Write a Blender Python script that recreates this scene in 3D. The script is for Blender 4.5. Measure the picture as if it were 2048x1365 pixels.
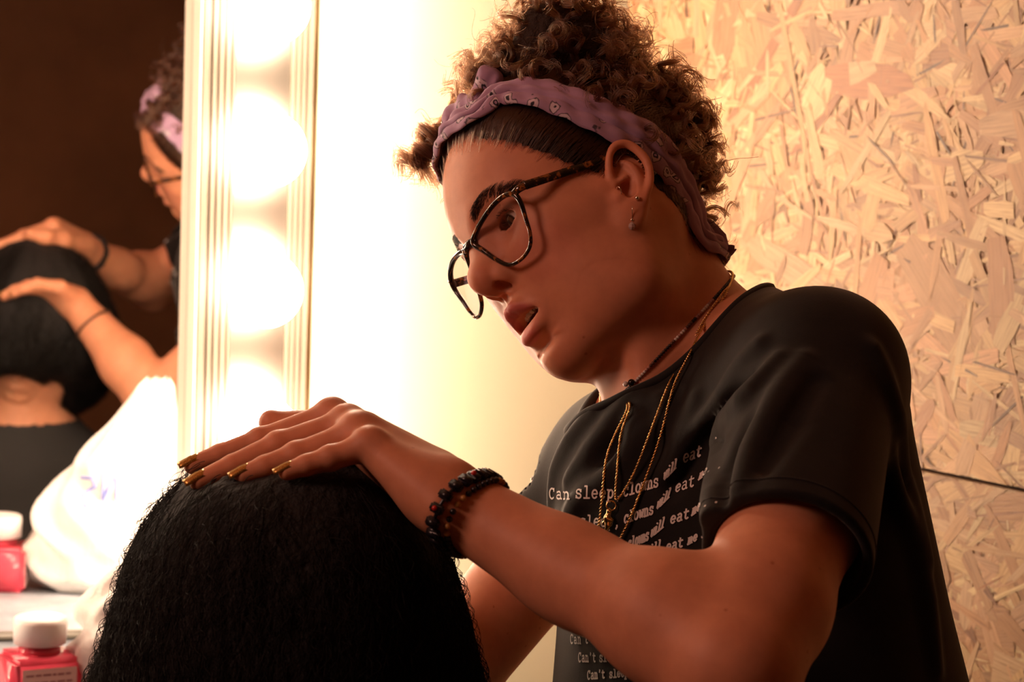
import bpy, bmesh, math, random, os
import numpy as np
from mathutils import Vector, Matrix
from mathutils.bvhtree import BVHTree

for _o in list(bpy.data.objects):
    bpy.data.objects.remove(_o)
SC = bpy.context.scene
COL = SC.collection
rng = np.random.default_rng(7)
random.seed(7)

# ------------------------------------------------------------------ camera
LENS = 85.0
F = LENS / 36 * 2048                      # focal length in pixels of the 2048 px frame
PITCH, ROLL = math.radians(5.8), math.radians(2.0)
CAM = np.array([0.0, 0.0, 1.50])
RW = np.array((Matrix.Rotation(math.pi / 2 - PITCH, 3, 'X') @ Matrix.Rotation(ROLL, 3, 'Z')))
cd = bpy.data.cameras.new('camera'); cam = bpy.data.objects.new('camera', cd); COL.objects.link(cam)
cam.matrix_world = Matrix.Translation(CAM) @ Matrix(RW.tolist()).to_4x4()
cd.lens = LENS; cd.sensor_width = 36; cd.clip_start = 0.05
cd.dof.use_dof = True; cd.dof.focus_distance = 1.70; cd.dof.aperture_fstop = 11.0
SC.camera = cam
vs = SC.view_settings
vs.view_transform = 'Standard'; vs.look = 'None'; vs.gamma = 1.0; vs.use_curve_mapping = False
vs.exposure = 0.0
SC.cycles.max_bounces = 8; SC.cycles.sample_clamp_indirect = 6.0

# ------------------------------------------------------------------ world, fill lamp
w = bpy.data.worlds.new('world'); SC.world = w; w.use_nodes = True
w.node_tree.nodes['Background'].inputs[0].default_value = (1.0, .62, .42, 1)
w.node_tree.nodes['Background'].inputs[1].default_value = 0.02
BULB_COL = (1.0, .73, .52)
BULB_STR = 75.0
def area(name, loc, target, size, power, col):
    l = bpy.data.lights.new(name, 'AREA'); l.energy = power; l.size = size; l.color = col
    o = bpy.data.objects.new(name, l); COL.objects.link(o); o.location = loc
    o.rotation_euler = (Vector(target) - Vector(loc)).to_track_quat('-Z', 'Y').to_euler()
    return o
area('fill_lamp', (-1.55, .75, 2.25), (0.1, 1.7, 1.35), .55, 14.5, (1.0, .50, .37))  # unseen fill lamp, added for soft warm light from the left

# ------------------------------------------------------------------ helpers
def C(px, py, d):
    """point of the place seen at photo pixel (px,py) at depth d (metres along the view)"""
    return CAM + RW @ np.array([(px - 1024) / F * d, -(py - 682.5) / F * d, -d])
def CD(v): return RW @ np.array(v, float)
def tag(o, label=None, cat=None, group=None, kind=None):
    if label: o['label'] = label
    if cat: o['category'] = cat
    if group: o['group'] = group
    if kind: o['kind'] = kind
    return o
def empty(name, loc=(0, 0, 0)):
    o = bpy.data.objects.new(name, None); COL.objects.link(o); o.location = loc; o.empty_display_size = .05
    return o
def put(o, parent):
    COL.objects.link(o)
    if parent is not None:
        o.parent = parent
        o.matrix_parent_inverse = Matrix.Translation(-parent.location) if parent.parent is None else Matrix.Identity(4)
    return o
def mesh_obj(name, V, Fc, mat, parent=None, smooth=True):
    me = bpy.data.meshes.new(name)
    V = np.asarray(V, dtype=np.float64)
    if isinstance(Fc, np.ndarray):
        n, k = Fc.shape
        me.vertices.add(len(V)); me.vertices.foreach_set('co', V.ravel().astype(np.float32))
        me.loops.add(n * k); me.loops.foreach_set('vertex_index', Fc.ravel().astype(np.int32))
        me.polygons.add(n)
        me.polygons.foreach_set('loop_start', np.arange(0, n * k, k, dtype=np.int32))
        me.polygons.foreach_set('loop_total', np.full(n, k, dtype=np.int32))
        me.update(calc_edges=True); me.validate()
    else:
        me.from_pydata([tuple(v) for v in V], [], [tuple(f) for f in Fc]); me.update()
    if smooth: me.polygons.foreach_set('use_smooth', np.ones(len(me.polygons), dtype=bool))
    for m in (mat if isinstance(mat, (list, tuple)) else [mat]): me.materials.append(m)
    return put(bpy.data.objects.new(name, me), parent)
class MB:
    """collects boxes, tubes, lathes into one mesh"""
    def __init__(s): s.V = []; s.F = []
    def add(s, V, Fs):
        n = len(s.V); s.V += [tuple(map(float, v)) for v in V]; s.F += [tuple(i + n for i in f) for f in Fs]
    def box(s, o, ax, ay, az, lo, hi, bev=0):
        o, ax, ay, az = (np.array(v, float) for v in (o, ax, ay, az))
        bm = bmesh.new()
        vs_ = [bm.verts.new(o + ax * x + ay * y + az * z) for z in (lo[2], hi[2]) for y in (lo[1], hi[1]) for x in (lo[0], hi[0])]
        for f in ((0, 2, 3, 1), (4, 5, 7, 6), (0, 1, 5, 4), (2, 6, 7, 3), (0, 4, 6, 2), (1, 3, 7, 5)): bm.faces.new([vs_[i] for i in f])
        if bev: bmesh.ops.bevel(bm, geom=list(bm.edges), offset=bev, segments=2, affect='EDGES')
        bm.normal_update(); bm.verts.index_update()
        s.add([v.co[:] for v in bm.verts], [[v.index for v in f.verts] for f in bm.faces]); bm.free()
        return s
    def tube(s, pts, r, n=8, closed=False, cap=True):
        P = np.array(pts, float); m = len(P); r = np.broadcast_to(np.array(r, float), (m,))
        T = (np.roll(P, -1, 0) - np.roll(P, 1, 0)) if closed else np.gradient(P, axis=0)
        T /= np.linalg.norm(T, axis=1)[:, None] + 1e-12
        u = np.cross(T[0], [.3, .5, .8]); u /= np.linalg.norm(u); V = []
        for i in range(m):
            u = u - T[i] * (u @ T[i]); u /= np.linalg.norm(u) + 1e-12; v = np.cross(T[i], u)
            for k in range(n):
                a = 2 * math.pi * k / n; V.append(P[i] + r[i] * (u * math.cos(a) + v * math.sin(a)))
        Fs = [(i * n + k, i * n + (k + 1) % n, ((i + 1) % m) * n + (k + 1) % n, ((i + 1) % m) * n + k) for i in range(m if closed else m - 1) for k in range(n)]
        if cap and not closed: Fs += [tuple(range(n))[::-1], tuple((m - 1) * n + k for k in range(n))]
        s.add(V, Fs); return s
    def lathe(s, o, ax, prof, n=24):
        o = np.array(o, float); ax = np.array(ax, float); ax /= np.linalg.norm(ax)
        u = np.cross(ax, [.31, .2, .93] if abs(ax[2]) < .9 else [1, 0, 0]); u /= np.linalg.norm(u); v = np.cross(ax, u); V = []
        for h, r in prof:
            for k in range(n):
                a = 2 * math.pi * k / n; V.append(o + ax * h + r * (u * math.cos(a) + v * math.sin(a)))
        m = len(prof); Fs = [(i * n + k, i * n + (k + 1) % n, (i + 1) * n + (k + 1) % n, (i + 1) * n + k) for i in range(m - 1) for k in range(n)]
        Fs += [tuple(range(n))[::-1], tuple((m - 1) * n + k for k in range(n))]
        s.add(V, Fs); return s
    def sphere(s, c, r, n=14):
        c = np.array(c, float); prof = [(-r * math.cos(math.pi * i / n), max(r * math.sin(math.pi * i / n), r * .01)) for i in range(n + 1)]
        return s.lathe(c, (0, 0, 1), prof, n * 2)
    def build(s, name, mat, parent=None, smooth=True):
        o = mesh_obj(name, s.V, s.F, mat, parent, smooth); return o
def cr(pts, n=8, closed=False):
    """Catmull-Rom through pts"""
    P = np.array(pts, float); m = len(P); out = []
    for i in range(m if closed else m - 1):
        p0, p1, p2, p3 = (P[(i + j) % m] if closed else P[min(max(i + j, 0), m - 1)] for j in (-1, 0, 1, 2))
        for k in range(n):
            t = k / n
            out.append(.5 * (2 * p1 + (p2 - p0) * t + (2 * p0 - 5 * p1 + 4 * p2 - p3) * t * t + (3 * p1 - p0 - 3 * p2 + p3) * t ** 3))
    if not closed: out.append(P[-1])
    return np.array(out)
def auto_smooth(o, deg=35):
    me = o.data; bm = bmesh.new(); bm.from_mesh(me)
    for e in bm.edges:
        e.smooth = not (len(e.link_faces) == 2 and e.calc_face_angle(0) > math.radians(deg))
    bm.to_mesh(me); bm.free(); return o

# ------------------------------------------------------------------ node materials
class NT:
    def __init__(s, name):
        s.m = bpy.data.materials.new(name); s.m.use_nodes = True; s.t = s.m.node_tree; s.n = s.t.nodes
        s.b = s.n['Principled BSDF']; s.out = s.n['Material Output']
    def add(s, typ, **kw):
        nd = s.n.new(typ)
        for k, v in kw.items(): setattr(nd, k, v)
        return nd
    def link(s, a, b): s.t.links.new(a, b)
    def val(s, nd, **kw):
        for k, v in kw.items(): nd.inputs[k.replace('_', ' ')].default_value = v
        return nd
    def set(s, **kw):
        for k, v in kw.items():
            i = s.b.inputs[k.replace('_', ' ')]
            if hasattr(v, 'is_output'): s.link(v, i)
            else: i.default_value = (*v, 1) if isinstance(v, tuple) and len(v) == 3 and i.type == 'RGBA' else v
        return s
    def coord(s, which='Object', scale=(1, 1, 1), rot=(0, 0, 0)):
        tc = s.add('ShaderNodeTexCoord'); mp = s.add('ShaderNodeMapping')
        mp.inputs['Scale'].default_value = scale; mp.inputs['Rotation'].default_value = rot
        s.link(tc.outputs[which], mp.inputs['Vector']); return mp.outputs[0]
    def noise(s, vec, scale, detail=4, rough=.55):
        nd = s.add('ShaderNodeTexNoise'); nd.inputs['Scale'].default_value = scale; nd.inputs['Detail'].default_value = detail
        nd.inputs['Roughness'].default_value = rough
        if vec is not None: s.link(vec, nd.inputs['Vector'])
        return nd.outputs['Fac']
    def ramp(s, fac, stops):
        nd = s.add('ShaderNodeValToRGB'); el = nd.color_ramp.elements
        while len(el) < len(stops): el.new(.5)
        for e, (p, c) in zip(el, stops): e.position = p; e.color = (*c, 1)
        s.link(fac, nd.inputs[0]); return nd.outputs[0]
    def bump(s, h, strength=.3, dist=.002):
        nd = s.add('ShaderNodeBump'); nd.inputs['Strength'].default_value = strength; nd.inputs['Distance'].default_value = dist
        s.link(h, nd.inputs['Height']); s.link(nd.outputs[0], s.b.inputs['Normal']); return s
    def mix(s, fac, a, b, mode='MIX'):
        nd = s.add('ShaderNodeMix', data_type='RGBA', blend_type=mode)
        for sock, v in ((0, fac), (6, a), (7, b)):
            if hasattr(v, 'is_output'): s.link(v, nd.inputs[sock])
            else: nd.inputs[sock].default_value = (*v, 1) if isinstance(v, tuple) else v
        return nd.outputs[2]
    def attr(s, name):
        nd = s.add('ShaderNodeAttribute'); nd.attribute_name = name; return nd
def simple(name, col, rough=.5, metal=0, bump=None, var=0, **kw):
    t = NT(name); t.set(Base_Color=col, Roughness=rough, Metallic=metal, **kw)
    if var or bump:
        v = t.coord()
        if var: t.set(Base_Color=t.ramp(t.noise(v, 6 if var < 1 else var), [(.3, tuple(c * (1 - .25) for c in col)), (.7, tuple(min(1, c * 1.2) for c in col))]))
        if bump: t.bump(t.noise(v, bump[0], 3), bump[1], bump[2])
    return t.m

# ------------------------------------------------------------------ signed distance modelling
class Sdf:
    INIT = .09
    def __init__(s): s.p = []
    def _add(s, f, lo, hi, k, op):
        m = k + .014; s.p.append((f, np.array(lo, float) - m, np.array(hi, float) + m, k, op)); return s
    def rc(s, a, b, ra, rb, k=.01, op='u'):
        a = np.array(a, float); b = np.array(b, float); ba = b - a; q = max(ba @ ba, 1e-12); R = max(ra, rb)
        def f(X, Y, Z):
            t = np.clip(((X - a[0]) * ba[0] + (Y - a[1]) * ba[1] + (Z - a[2]) * ba[2]) / q, 0, 1)
            return np.sqrt((X - a[0] - t * ba[0]) ** 2 + (Y - a[1] - t * ba[1]) ** 2 + (Z - a[2] - t * ba[2]) ** 2) - (ra + t * (rb - ra))
        return s._add(f, np.minimum(a, b) - R, np.maximum(a, b) + R, k, op)
    def sph(s, c, r, k=.01, op='u'): return s.rc(c, np.array(c) + 1e-7, r, r, k, op)
    def ell(s, c, r, M=None, k=.01, op='u'):
        c = np.array(c, float); r = np.array(r, float); M = np.eye(3) if M is None else np.array(M, float); R = r.max()
        def f(X, Y, Z):
            x, y, z = X - c[0], Y - c[1], Z - c[2]
            u = [(M[i, 0] * x + M[i, 1] * y + M[i, 2] * z) for i in range(3)]
            k0 = np.sqrt(sum((u[i] / r[i]) ** 2 for i in range(3))); k1 = np.sqrt(sum((u[i] / r[i] ** 2) ** 2 for i in range(3)))
            return np.where(k1 > 1e-9, k0 * (k0 - 1) / np.maximum(k1, 1e-9), -r.min())
        return s._add(f, c - R, c + R, k, op)
    def tube(s, pts, r, k=.004, op='u', n=5, closed=False):
        P = cr(pts, n, closed); r = np.array(r, float)
        if r.ndim == 0: r = np.full(len(P), float(r))
        else: r = np.interp(np.linspace(0, 1, len(P)), np.linspace(0, 1, len(r)), r)
        if closed: P = np.vstack([P, P[:1]]); r = np.append(r, r[0])
        def f(X, Y, Z):
            d = None
            for a, b, ra, rb in zip(P[:-1], P[1:], r[:-1], r[1:]):
                ba = b - a; q = max(ba @ ba, 1e-14)
                t = np.clip(((X - a[0]) * ba[0] + (Y - a[1]) * ba[1] + (Z - a[2]) * ba[2]) / q, 0, 1)
                e = np.sqrt((X - a[0] - t * ba[0]) ** 2 + (Y - a[1] - t * ba[1]) ** 2 + (Z - a[2] - t * ba[2]) ** 2) - (ra + t * (rb - ra))
                d = e if d is None else np.minimum(d, e)
            return d
        return s._add(f, P.min(0) - r.max(), P.max(0) + r.max(), k, op)
    def plane(s, o, n, lo, hi, k=.002):
        """keep the side against n (cut away where (p-o).n > 0) inside the box lo..hi"""
        o = np.array(o, float); n = np.array(n, float); n = n / np.linalg.norm(n)
        def f(X, Y, Z): return -((X - o[0]) * n[0] + (Y - o[1]) * n[1] + (Z - o[2]) * n[2])
        return s._add(f, lo, hi, k, 's')
    @staticmethod
    def comb(D, d, k, op):
        if op == 'u':
            if k < 1e-5: return np.minimum(D, d)
            h = np.maximum(k - np.abs(D - d), 0) / k; return np.minimum(D, d) - h * h * k * .25
        if k < 1e-5: return np.maximum(D, -d)
        h = np.maximum(k - np.abs(D + d), 0) / k; return np.maximum(D, -d) + h * h * k * .25
    def eval(s, P):
        P = np.asarray(P, float); D = np.full(len(P), s.INIT)
        for f, lo, hi, k, op in s.p:
            m = np.flatnonzero(((P > lo) & (P < hi)).all(1))
            if len(m): D[m] = s.comb(D[m], f(P[m, 0], P[m, 1], P[m, 2]), k, op)
        return D
    def grad(s, P, e=4e-4):
        g = np.stack([s.eval(P + np.eye(3)[i] * e) - s.eval(P - np.eye(3)[i] * e) for i in range(3)], 1)
        return g / (np.linalg.norm(g, axis=1)[:, None] + 1e-12)
    def snap(s, P, it=3, off=0.0):
        P = np.array(P, float)
        for _ in range(it): P -= (s.eval(P) - off)[:, None] * s.grad(P)
        return P
    def trace(s, o, dirs, tmax=3.0):
        o = np.broadcast_to(np.array(o, float), dirs.shape); t = np.full(len(dirs), .8)
        for _ in range(90): t = t + np.clip(s.eval(o + dirs * t[:, None]), -.01, .05) * .8
        return o + dirs * t[:, None]
    def mesh(s, lo, hi, h, refine=0):
        lo = np.array(lo, float); n = np.ceil((np.array(hi) - lo) / h).astype(int) + 1
        D = np.full(n, s.INIT, np.float32); ax = [(lo[i] + h * np.arange(n[i])) for i in range(3)]
        for f, l, u, k, op in s.p:
            i0 = np.clip(np.floor((l - lo) / h).astype(int), 0, n); i1 = np.clip(np.ceil((u - lo) / h).astype(int) + 1, 0, n)
            if (i1 <= i0).any(): continue
            sl = tuple(slice(a, b) for a, b in zip(i0, i1))
            X, Y, Z = ax[0][sl[0]][:, None, None], ax[1][sl[1]][None, :, None], ax[2][sl[2]][None, None, :]
            D[sl] = s.comb(D[sl], f(X, Y, Z), k, op).astype(np.float32)
        V, Q = surface_nets(D, lo, h); del D
        for _ in range(refine): V, Q = subdiv(V, Q); V = s.snap(V, 2)
        return V, Q
def surface_nets(D, lo, h):
    S = D < 0; nx, ny, nz = D.shape
    cnt = np.zeros((nx - 1, ny - 1, nz - 1), np.int8)
    for i in (0, 1):
        for j in (0, 1):
            for k in (0, 1): cnt += S[i:nx - 1 + i, j:ny - 1 + j, k:nz - 1 + k]
    A = np.argwhere((cnt > 0) & (cnt < 8)); idx = np.full(cnt.shape, -1, np.int32); idx[tuple(A.T)] = np.arange(len(A)); del cnt
    off = np.array([(i, j, k) for i in (0, 1) for j in (0, 1) for k in (0, 1)])
    cv = np.stack([D[tuple((A + o).T)] for o in off], 1).astype(float)
    acc = np.zeros((len(A), 3)); num = np.zeros(len(A))
    for a in range(8):
        for b in range(a + 1, 8):
            if np.abs(off[a] - off[b]).sum() == 1:
                m = (cv[:, a] < 0) != (cv[:, b] < 0); t = cv[m, a] / (cv[m, a] - cv[m, b])
                acc[m] += off[a] + t[:, None] * (off[b] - off[a]); num[m] += 1
    V = lo + h * (A + acc / num[:, None]); Q = []
    for ax_ in range(3):
        u, v = (ax_ + 1) % 3, (ax_ + 2) % 3
        s0 = [slice(None)] * 3; s1 = [slice(None)] * 3; s0[ax_] = slice(0, -1); s1[ax_] = slice(1, None)
        a, b = S[tuple(s0)], S[tuple(s1)]; E = np.argwhere(a != b)
        E = E[(E[:, u] > 0) & (E[:, v] > 0) & (E[:, u] < D.shape[u] - 1) & (E[:, v] < D.shape[v] - 1)]
        if not len(E): continue
        fl = a[tuple(E.T)]; q = []
        for du, dv in ((-1, -1), (0, -1), (0, 0), (-1, 0)):
            e = E.copy(); e[:, u] += du; e[:, v] += dv; q.append(idx[tuple(e.T)])
        q = np.stack(q, 1); q[~fl] = q[~fl][:, ::-1]; Q.append(q)
    Q = np.vstack(Q); return V, Q[(Q >= 0).all(1)]
def subdiv(V, Q):
    n = len(V); E = np.sort(np.stack([Q, np.roll(Q, -1, 1)], 2).reshape(-1, 2), 1)
    key = E[:, 0].astype(np.int64) * n + E[:, 1]; uk, inv = np.unique(key, return_inverse=True)
    mid = (V[uk // n] + V[uk % n]) * .5; fc = V[Q].mean(1); em = inv.reshape(-1, 4) + n; ci = np.arange(len(Q)) + n + len(mid)
    V2 = np.vstack([V, mid, fc])
    Q2 = np.vstack([np.stack([Q[:, i], em[:, i], ci, em[:, (i + 3) % 4]], 1) for i in range(4)])
    return V2, Q2
def color_attr(o, cols, name='tint'):
    a = o.data.color_attributes.new(name, 'FLOAT_COLOR', 'POINT')
    a.data.foreach_set('color', np.hstack([cols, np.ones((len(cols), 1))]).astype(np.float32).ravel())
def add_strands(name, strands, r0, r1, mat, parent):
    cu = bpy.data.hair_curves.new(name); sizes = [len(q) for q in strands]
    cu.add_curves(sizes)
    P = np.concatenate(strands).astype(np.float32)
    cu.position_data.foreach_set('vector', P.ravel())
    at = cu.attributes.get('radius') or cu.attributes.new('radius', 'FLOAT', 'POINT')
    rad = np.concatenate([np.linspace(r0, r1, n) for n in sizes]).astype(np.float32); at.data.foreach_set('value', rad)
    cu.materials.append(mat)
    return put(bpy.data.objects.new(name, cu), parent)
# ------------------------------------------------------------------ the room: vanity wall frame
MA = math.radians(16.0)
NM = np.array([math.sin(MA), -math.cos(MA), 0.0]); UM = np.array([math.cos(MA), math.sin(MA), 0.0]); ZM = np.array([0, 0, 1.0])
OM = -2.587 * NM                                        # mirror face passes through OM
def WP(u, z, out=0.0): return OM + UM * u + ZM * z + NM * out
def hit(px, py, out=0.0):
    """(u, z) where the sight line of a photo pixel meets the plane 'out' in front of the mirror face"""
    a = CAM; d = C(px, py, 1.0) - CAM; t = ((OM + NM * out - a) @ NM) / (d @ NM); p = a + d * t
    return (p - OM) @ UM, p[2]
M_cream = simple('cream_paint', (.82, .80, .60), .55, bump=(60, .15, .001))
M_dark = simple('dark_brown_paint', (.30, .125, .052), .7, bump=(9, .3, .01), var=3)
M_floor = simple('dark_floor', (.07, .045, .03), .5, var=4)
M_white = simple('white_enamel', (.13, .112, .088), .35, bump=(3, .02, .001))
M_counter = simple('grey_laminate', (.30, .33, .38), .35, var=30)
M_chrome = NT('polished_plate').set(Base_Color=(.50, .46, .40), Metallic=1.0, Roughness=.30).m
M_shadow_line = NT('shadow_line_gold').set(Base_Color=(.80, .55, .22), Metallic=1.0, Roughness=.3).m
M_mirror = NT('mirror_glass').set(Base_Color=(.90, .88, .87), Metallic=1.0, Roughness=.012).m
t = NT('bulb_glow'); t.set(Base_Color=(1.0, .95, .85), Roughness=.2, Emission_Color=BULB_COL, Emission_Strength=BULB_STR); M_bulb = t.m

def wall(name, a, b, z0, z1, thick, mat, side):
    """vertical slab whose face runs a->b; thickness goes to the right of a->b times side"""
    a = np.array([*a, 0.0]); b = np.array([*b, 0.0]); d = (b - a); L = np.linalg.norm(d); d /= L; n = np.array([d[1], -d[0], 0]) * side
    o = MB().box(a, d, n, (0, 0, 1), (0, 0, z0), (L, thick, z1)).build(name, mat, None, smooth=False)
    return tag(o, kind='structure')
WF = .052                                              # the plastered wall stands this far in front of the mirror face
uc, _ = hit(1236, 500, WF)
corner = WP(uc, 0, WF)[:2]
left_end = WP(-2.0, 0, -.02)[:2]
osb_dir = np.array([.462, 2.18]) - corner; osb_dir /= np.linalg.norm(osb_dir)
osb_end = corner + osb_dir * 5.6
rear_l = np.array([left_end[0] + .3, -2.6])
us0, _ = hit(396, 500, .06); us1, _ = hit(620, 500, .06)
wall('wall_back', left_end, WP(us1 + .003, 0, -.02)[:2], 0, 2.7, .1, M_cream, -1)
wall('wall_back_right', WP(us1 + .0045, 0, WF)[:2], corner, 0, 2.7, .17, M_cream, -1)
wall('wall_left', rear_l, left_end, 0, 2.7, .1, M_dark, -1)
wall('wall_rear', osb_end, rear_l, 0, 2.7, .1, M_dark, -1)
fl = [rear_l + (-.2, -.2), osb_end + (.2, -.2), corner + (.25, .25), left_end + (-.2, .2)]
for nm, z0, z1, m in (('floor', -.1, 0, M_floor), ('ceiling', 2.7, 2.8, M_dark)):
    V = [(*p, z) for z in (z0, z1) for p in fl]
    tag(mesh_obj(nm, V, [(3, 2, 1, 0), (4, 5, 6, 7)] + [(i, (i + 1) % 4, 4 + (i + 1) % 4, 4 + i) for i in range(4)], m, None, False), kind='structure')

# ---- strand board: pressed wood flakes lying at random angles, two board courses with a seam
seam = None
def osb():
    o3 = np.array([*corner, 0.0]); d = np.array([*osb_dir, 0]); n = np.array([osb_dir[1], -osb_dir[0], 0.0])  # n points to the outside
    if n[0] < 0: n = -n
    a = CAM; r = C(1955, 962, 1.0) - CAM; tt = ((o3 - a) @ n) / (r @ n); zs = (a + r * tt)[2]            # height of the seam
    V = []; Fc = []; col = []; uv = []
    def quad(pts, c, us):
        i = len(V); V.extend(pts); Fc.append(tuple(range(i, i + len(pts)))); col.extend([c] * len(pts)); uv.extend(us)
    def P(s, z, out): return o3 + d * s + ZM * z - n * out
    tones = np.array([.56, .475, .36]) * np.array([(.74, .52, .30), (.80, .60, .36), (.66, .42, .24), (.84, .68, .44), (.58, .34, .19), (.72, .46, .30), (.78, .56, .38), (.50, .31, .18), (.86, .72, .50)])
    R = np.random.default_rng(11)
    for (z0, z1, low) in ((zs + .002, 2.7, 0), (0, zs - .002, 1)):
        quad([P(0, z0, -.0012), P(5.6, z0, -.0012), P(5.6, z1, -.0012), P(0, z1, -.0012)], (.34, .20, .11), [(0, 0)] * 4)
        dens = 18500 if not low else 15500
        za, zb = (z0, 2.02) if not low else (.55, z1)
        for k in range(dens):
            s = R.uniform(0, 1.65); z = R.uniform(za, zb)
            L = R.gamma(3.2, .018) + .014; W = np.clip(R.gamma(2.6, .0044), .0018, .034)
            if R.random() < .34: L *= .75; W *= .35
            if R.random() < .035: L *= 1.4; W *= 1.7
            ang = R.normal(.35 if low else 0, .55) + (math.pi / 2 if R.random() < .42 else 0)
            ca, sa = math.cos(ang), math.sin(ang); out = R.uniform(0.0001, .0026)
            c = tones[R.integers(len(tones))] * R.uniform(.82, 1.12)
            if low: c = c * np.array([.92, .97, 1.0])
            q = R.random()
            if q < .12: c = np.array([.12, .06, .03]) * R.uniform(.6, 2.2); W = min(W, .005) * .5; L *= .6
            elif q < .17: c = c * np.array([.70, .55, .46])
            m = 5; top = []; bot = []; j = lambda a_: R.uniform(-a_, a_)
            for i in range(m):
                x = (i / (m - 1) - .5) * L
                tp = 1 if 0 < i < m - 1 else R.uniform(.2, .95)
                top.append((x + j(.004), W / 2 * tp + j(W * .10))); bot.append((x + j(.004), -W / 2 * tp + j(W * .10)))
            ring = bot + top[::-1]; off = R.uniform(0, 40, 2); tlt = j(.0010)
            pts = []
            for (x, y) in ring:
                ss = s + ca * x - sa * y; zz = min(max(z + sa * x + ca * y, z0), z1); ss = max(ss, .001)
                pts.append(P(ss, zz, out + tlt * x / L))
            quad(pts, tuple(np.clip(c, 0, 1)), [(x + off[0], y + off[1]) for x, y in ring])
    t = NT('strand_board')
    at = t.attr('tint'); g = t.coord('UV', (22, 420, 1)); nz = t.noise(g, 1.0, 5, .6); nf = t.noise(t.coord('Object'), 260, 2)
    base = t.mix(.80, at.outputs['Color'], t.ramp(nz, [(.28, (.40, .33, .27)), (.46, (.86, .82, .78)), (.66, (1.12, 1.12, 1.12))]), 'MULTIPLY')
    t.set(Base_Color=base, Roughness=.5); t.bump(nz, .25, .0012)
    ob = mesh_obj('wall_right', V, Fc, t.m, None, False); tag(ob, kind='structure')
    color_attr(ob, np.array(col)); ul = ob.data.uv_layers.new(name='UVMap'); ul.data.foreach_set('uv', np.array(uv, np.float32).ravel())
    # solid core of the boards behind the flakes
    for nm, z0, z1 in (('wall_core_upper', zs + .002, 2.7), ('wall_core_lower', 0, zs - .002)):
        MBX = MB().box(o3, d, n, ZM, (0, .0016, z0), (5.6, .012, z1)).build(nm, simple('board_core', (.30, .17, .09), .8), ob, False)
        MBX['kind'] = 'structure'
    return zs
osb()
# ---- counter, mirror, bulb strips
_, zc = hit(100, 1282, 0.004)
u0, _ = hit(-700, 1278, 0); u1 = us1 + .001
cnt = empty('counter', WP((u0 + u1) / 2, 0, .2))
tag(cnt, 'grey laminate make-up counter running below the mirror', 'counter')
MB().box(WP(0, 0, 0), UM, NM, ZM, (u0, -.018, zc - .035), (u1, .44, zc), .004).build('worktop', M_counter, cnt)
for uu in (u0 + .03, u1 - .03):
    MB().box(WP(0, 0, 0), UM, NM, ZM, (uu - .02, -.018, 0), (uu + .02, .40, zc - .035), .003).build('support_panel', simple('dark_laminate', (.06, .05, .05), .5), cnt)

ub = hit(537, 300, .115)[0]
zbs = [hit(540, py, .115)[1] for py in (12, 300, 581, 868)]
dz = (zbs[0] - zbs[-1]) / 3
ZB = [zbs[0] + dz * 2, zbs[0] + dz] + zbs + [zbs[-1] - dz]
mz0, mz1 = zc + .001, ZB[0] + .09
mir = empty('wall_mirror', WP(-.6, mz0, 0))
tag(mir, 'large make-up mirror on the wall, left of the bulb strip', 'mirror')
umL = us0 - .62
MB().box(WP(0, 0, 0), UM, NM, ZM, (umL, -.006, mz0), (us0 - .0020, 0, mz1)).build('mirror_glass', M_mirror, mir, False)
MB().box(WP(0, 0, 0), UM, NM, ZM, (umL, -.006, mz0), (us0 - .0020, .005, mz0 + .009), .0015).build('bottom_channel', M_white, mir)
MB().box(WP(0, 0, 0), UM, NM, ZM, (umL, -.018, mz0), (us0 - .0020, -.0065, mz1)).build('backing_board', M_dark, mir, False)

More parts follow.
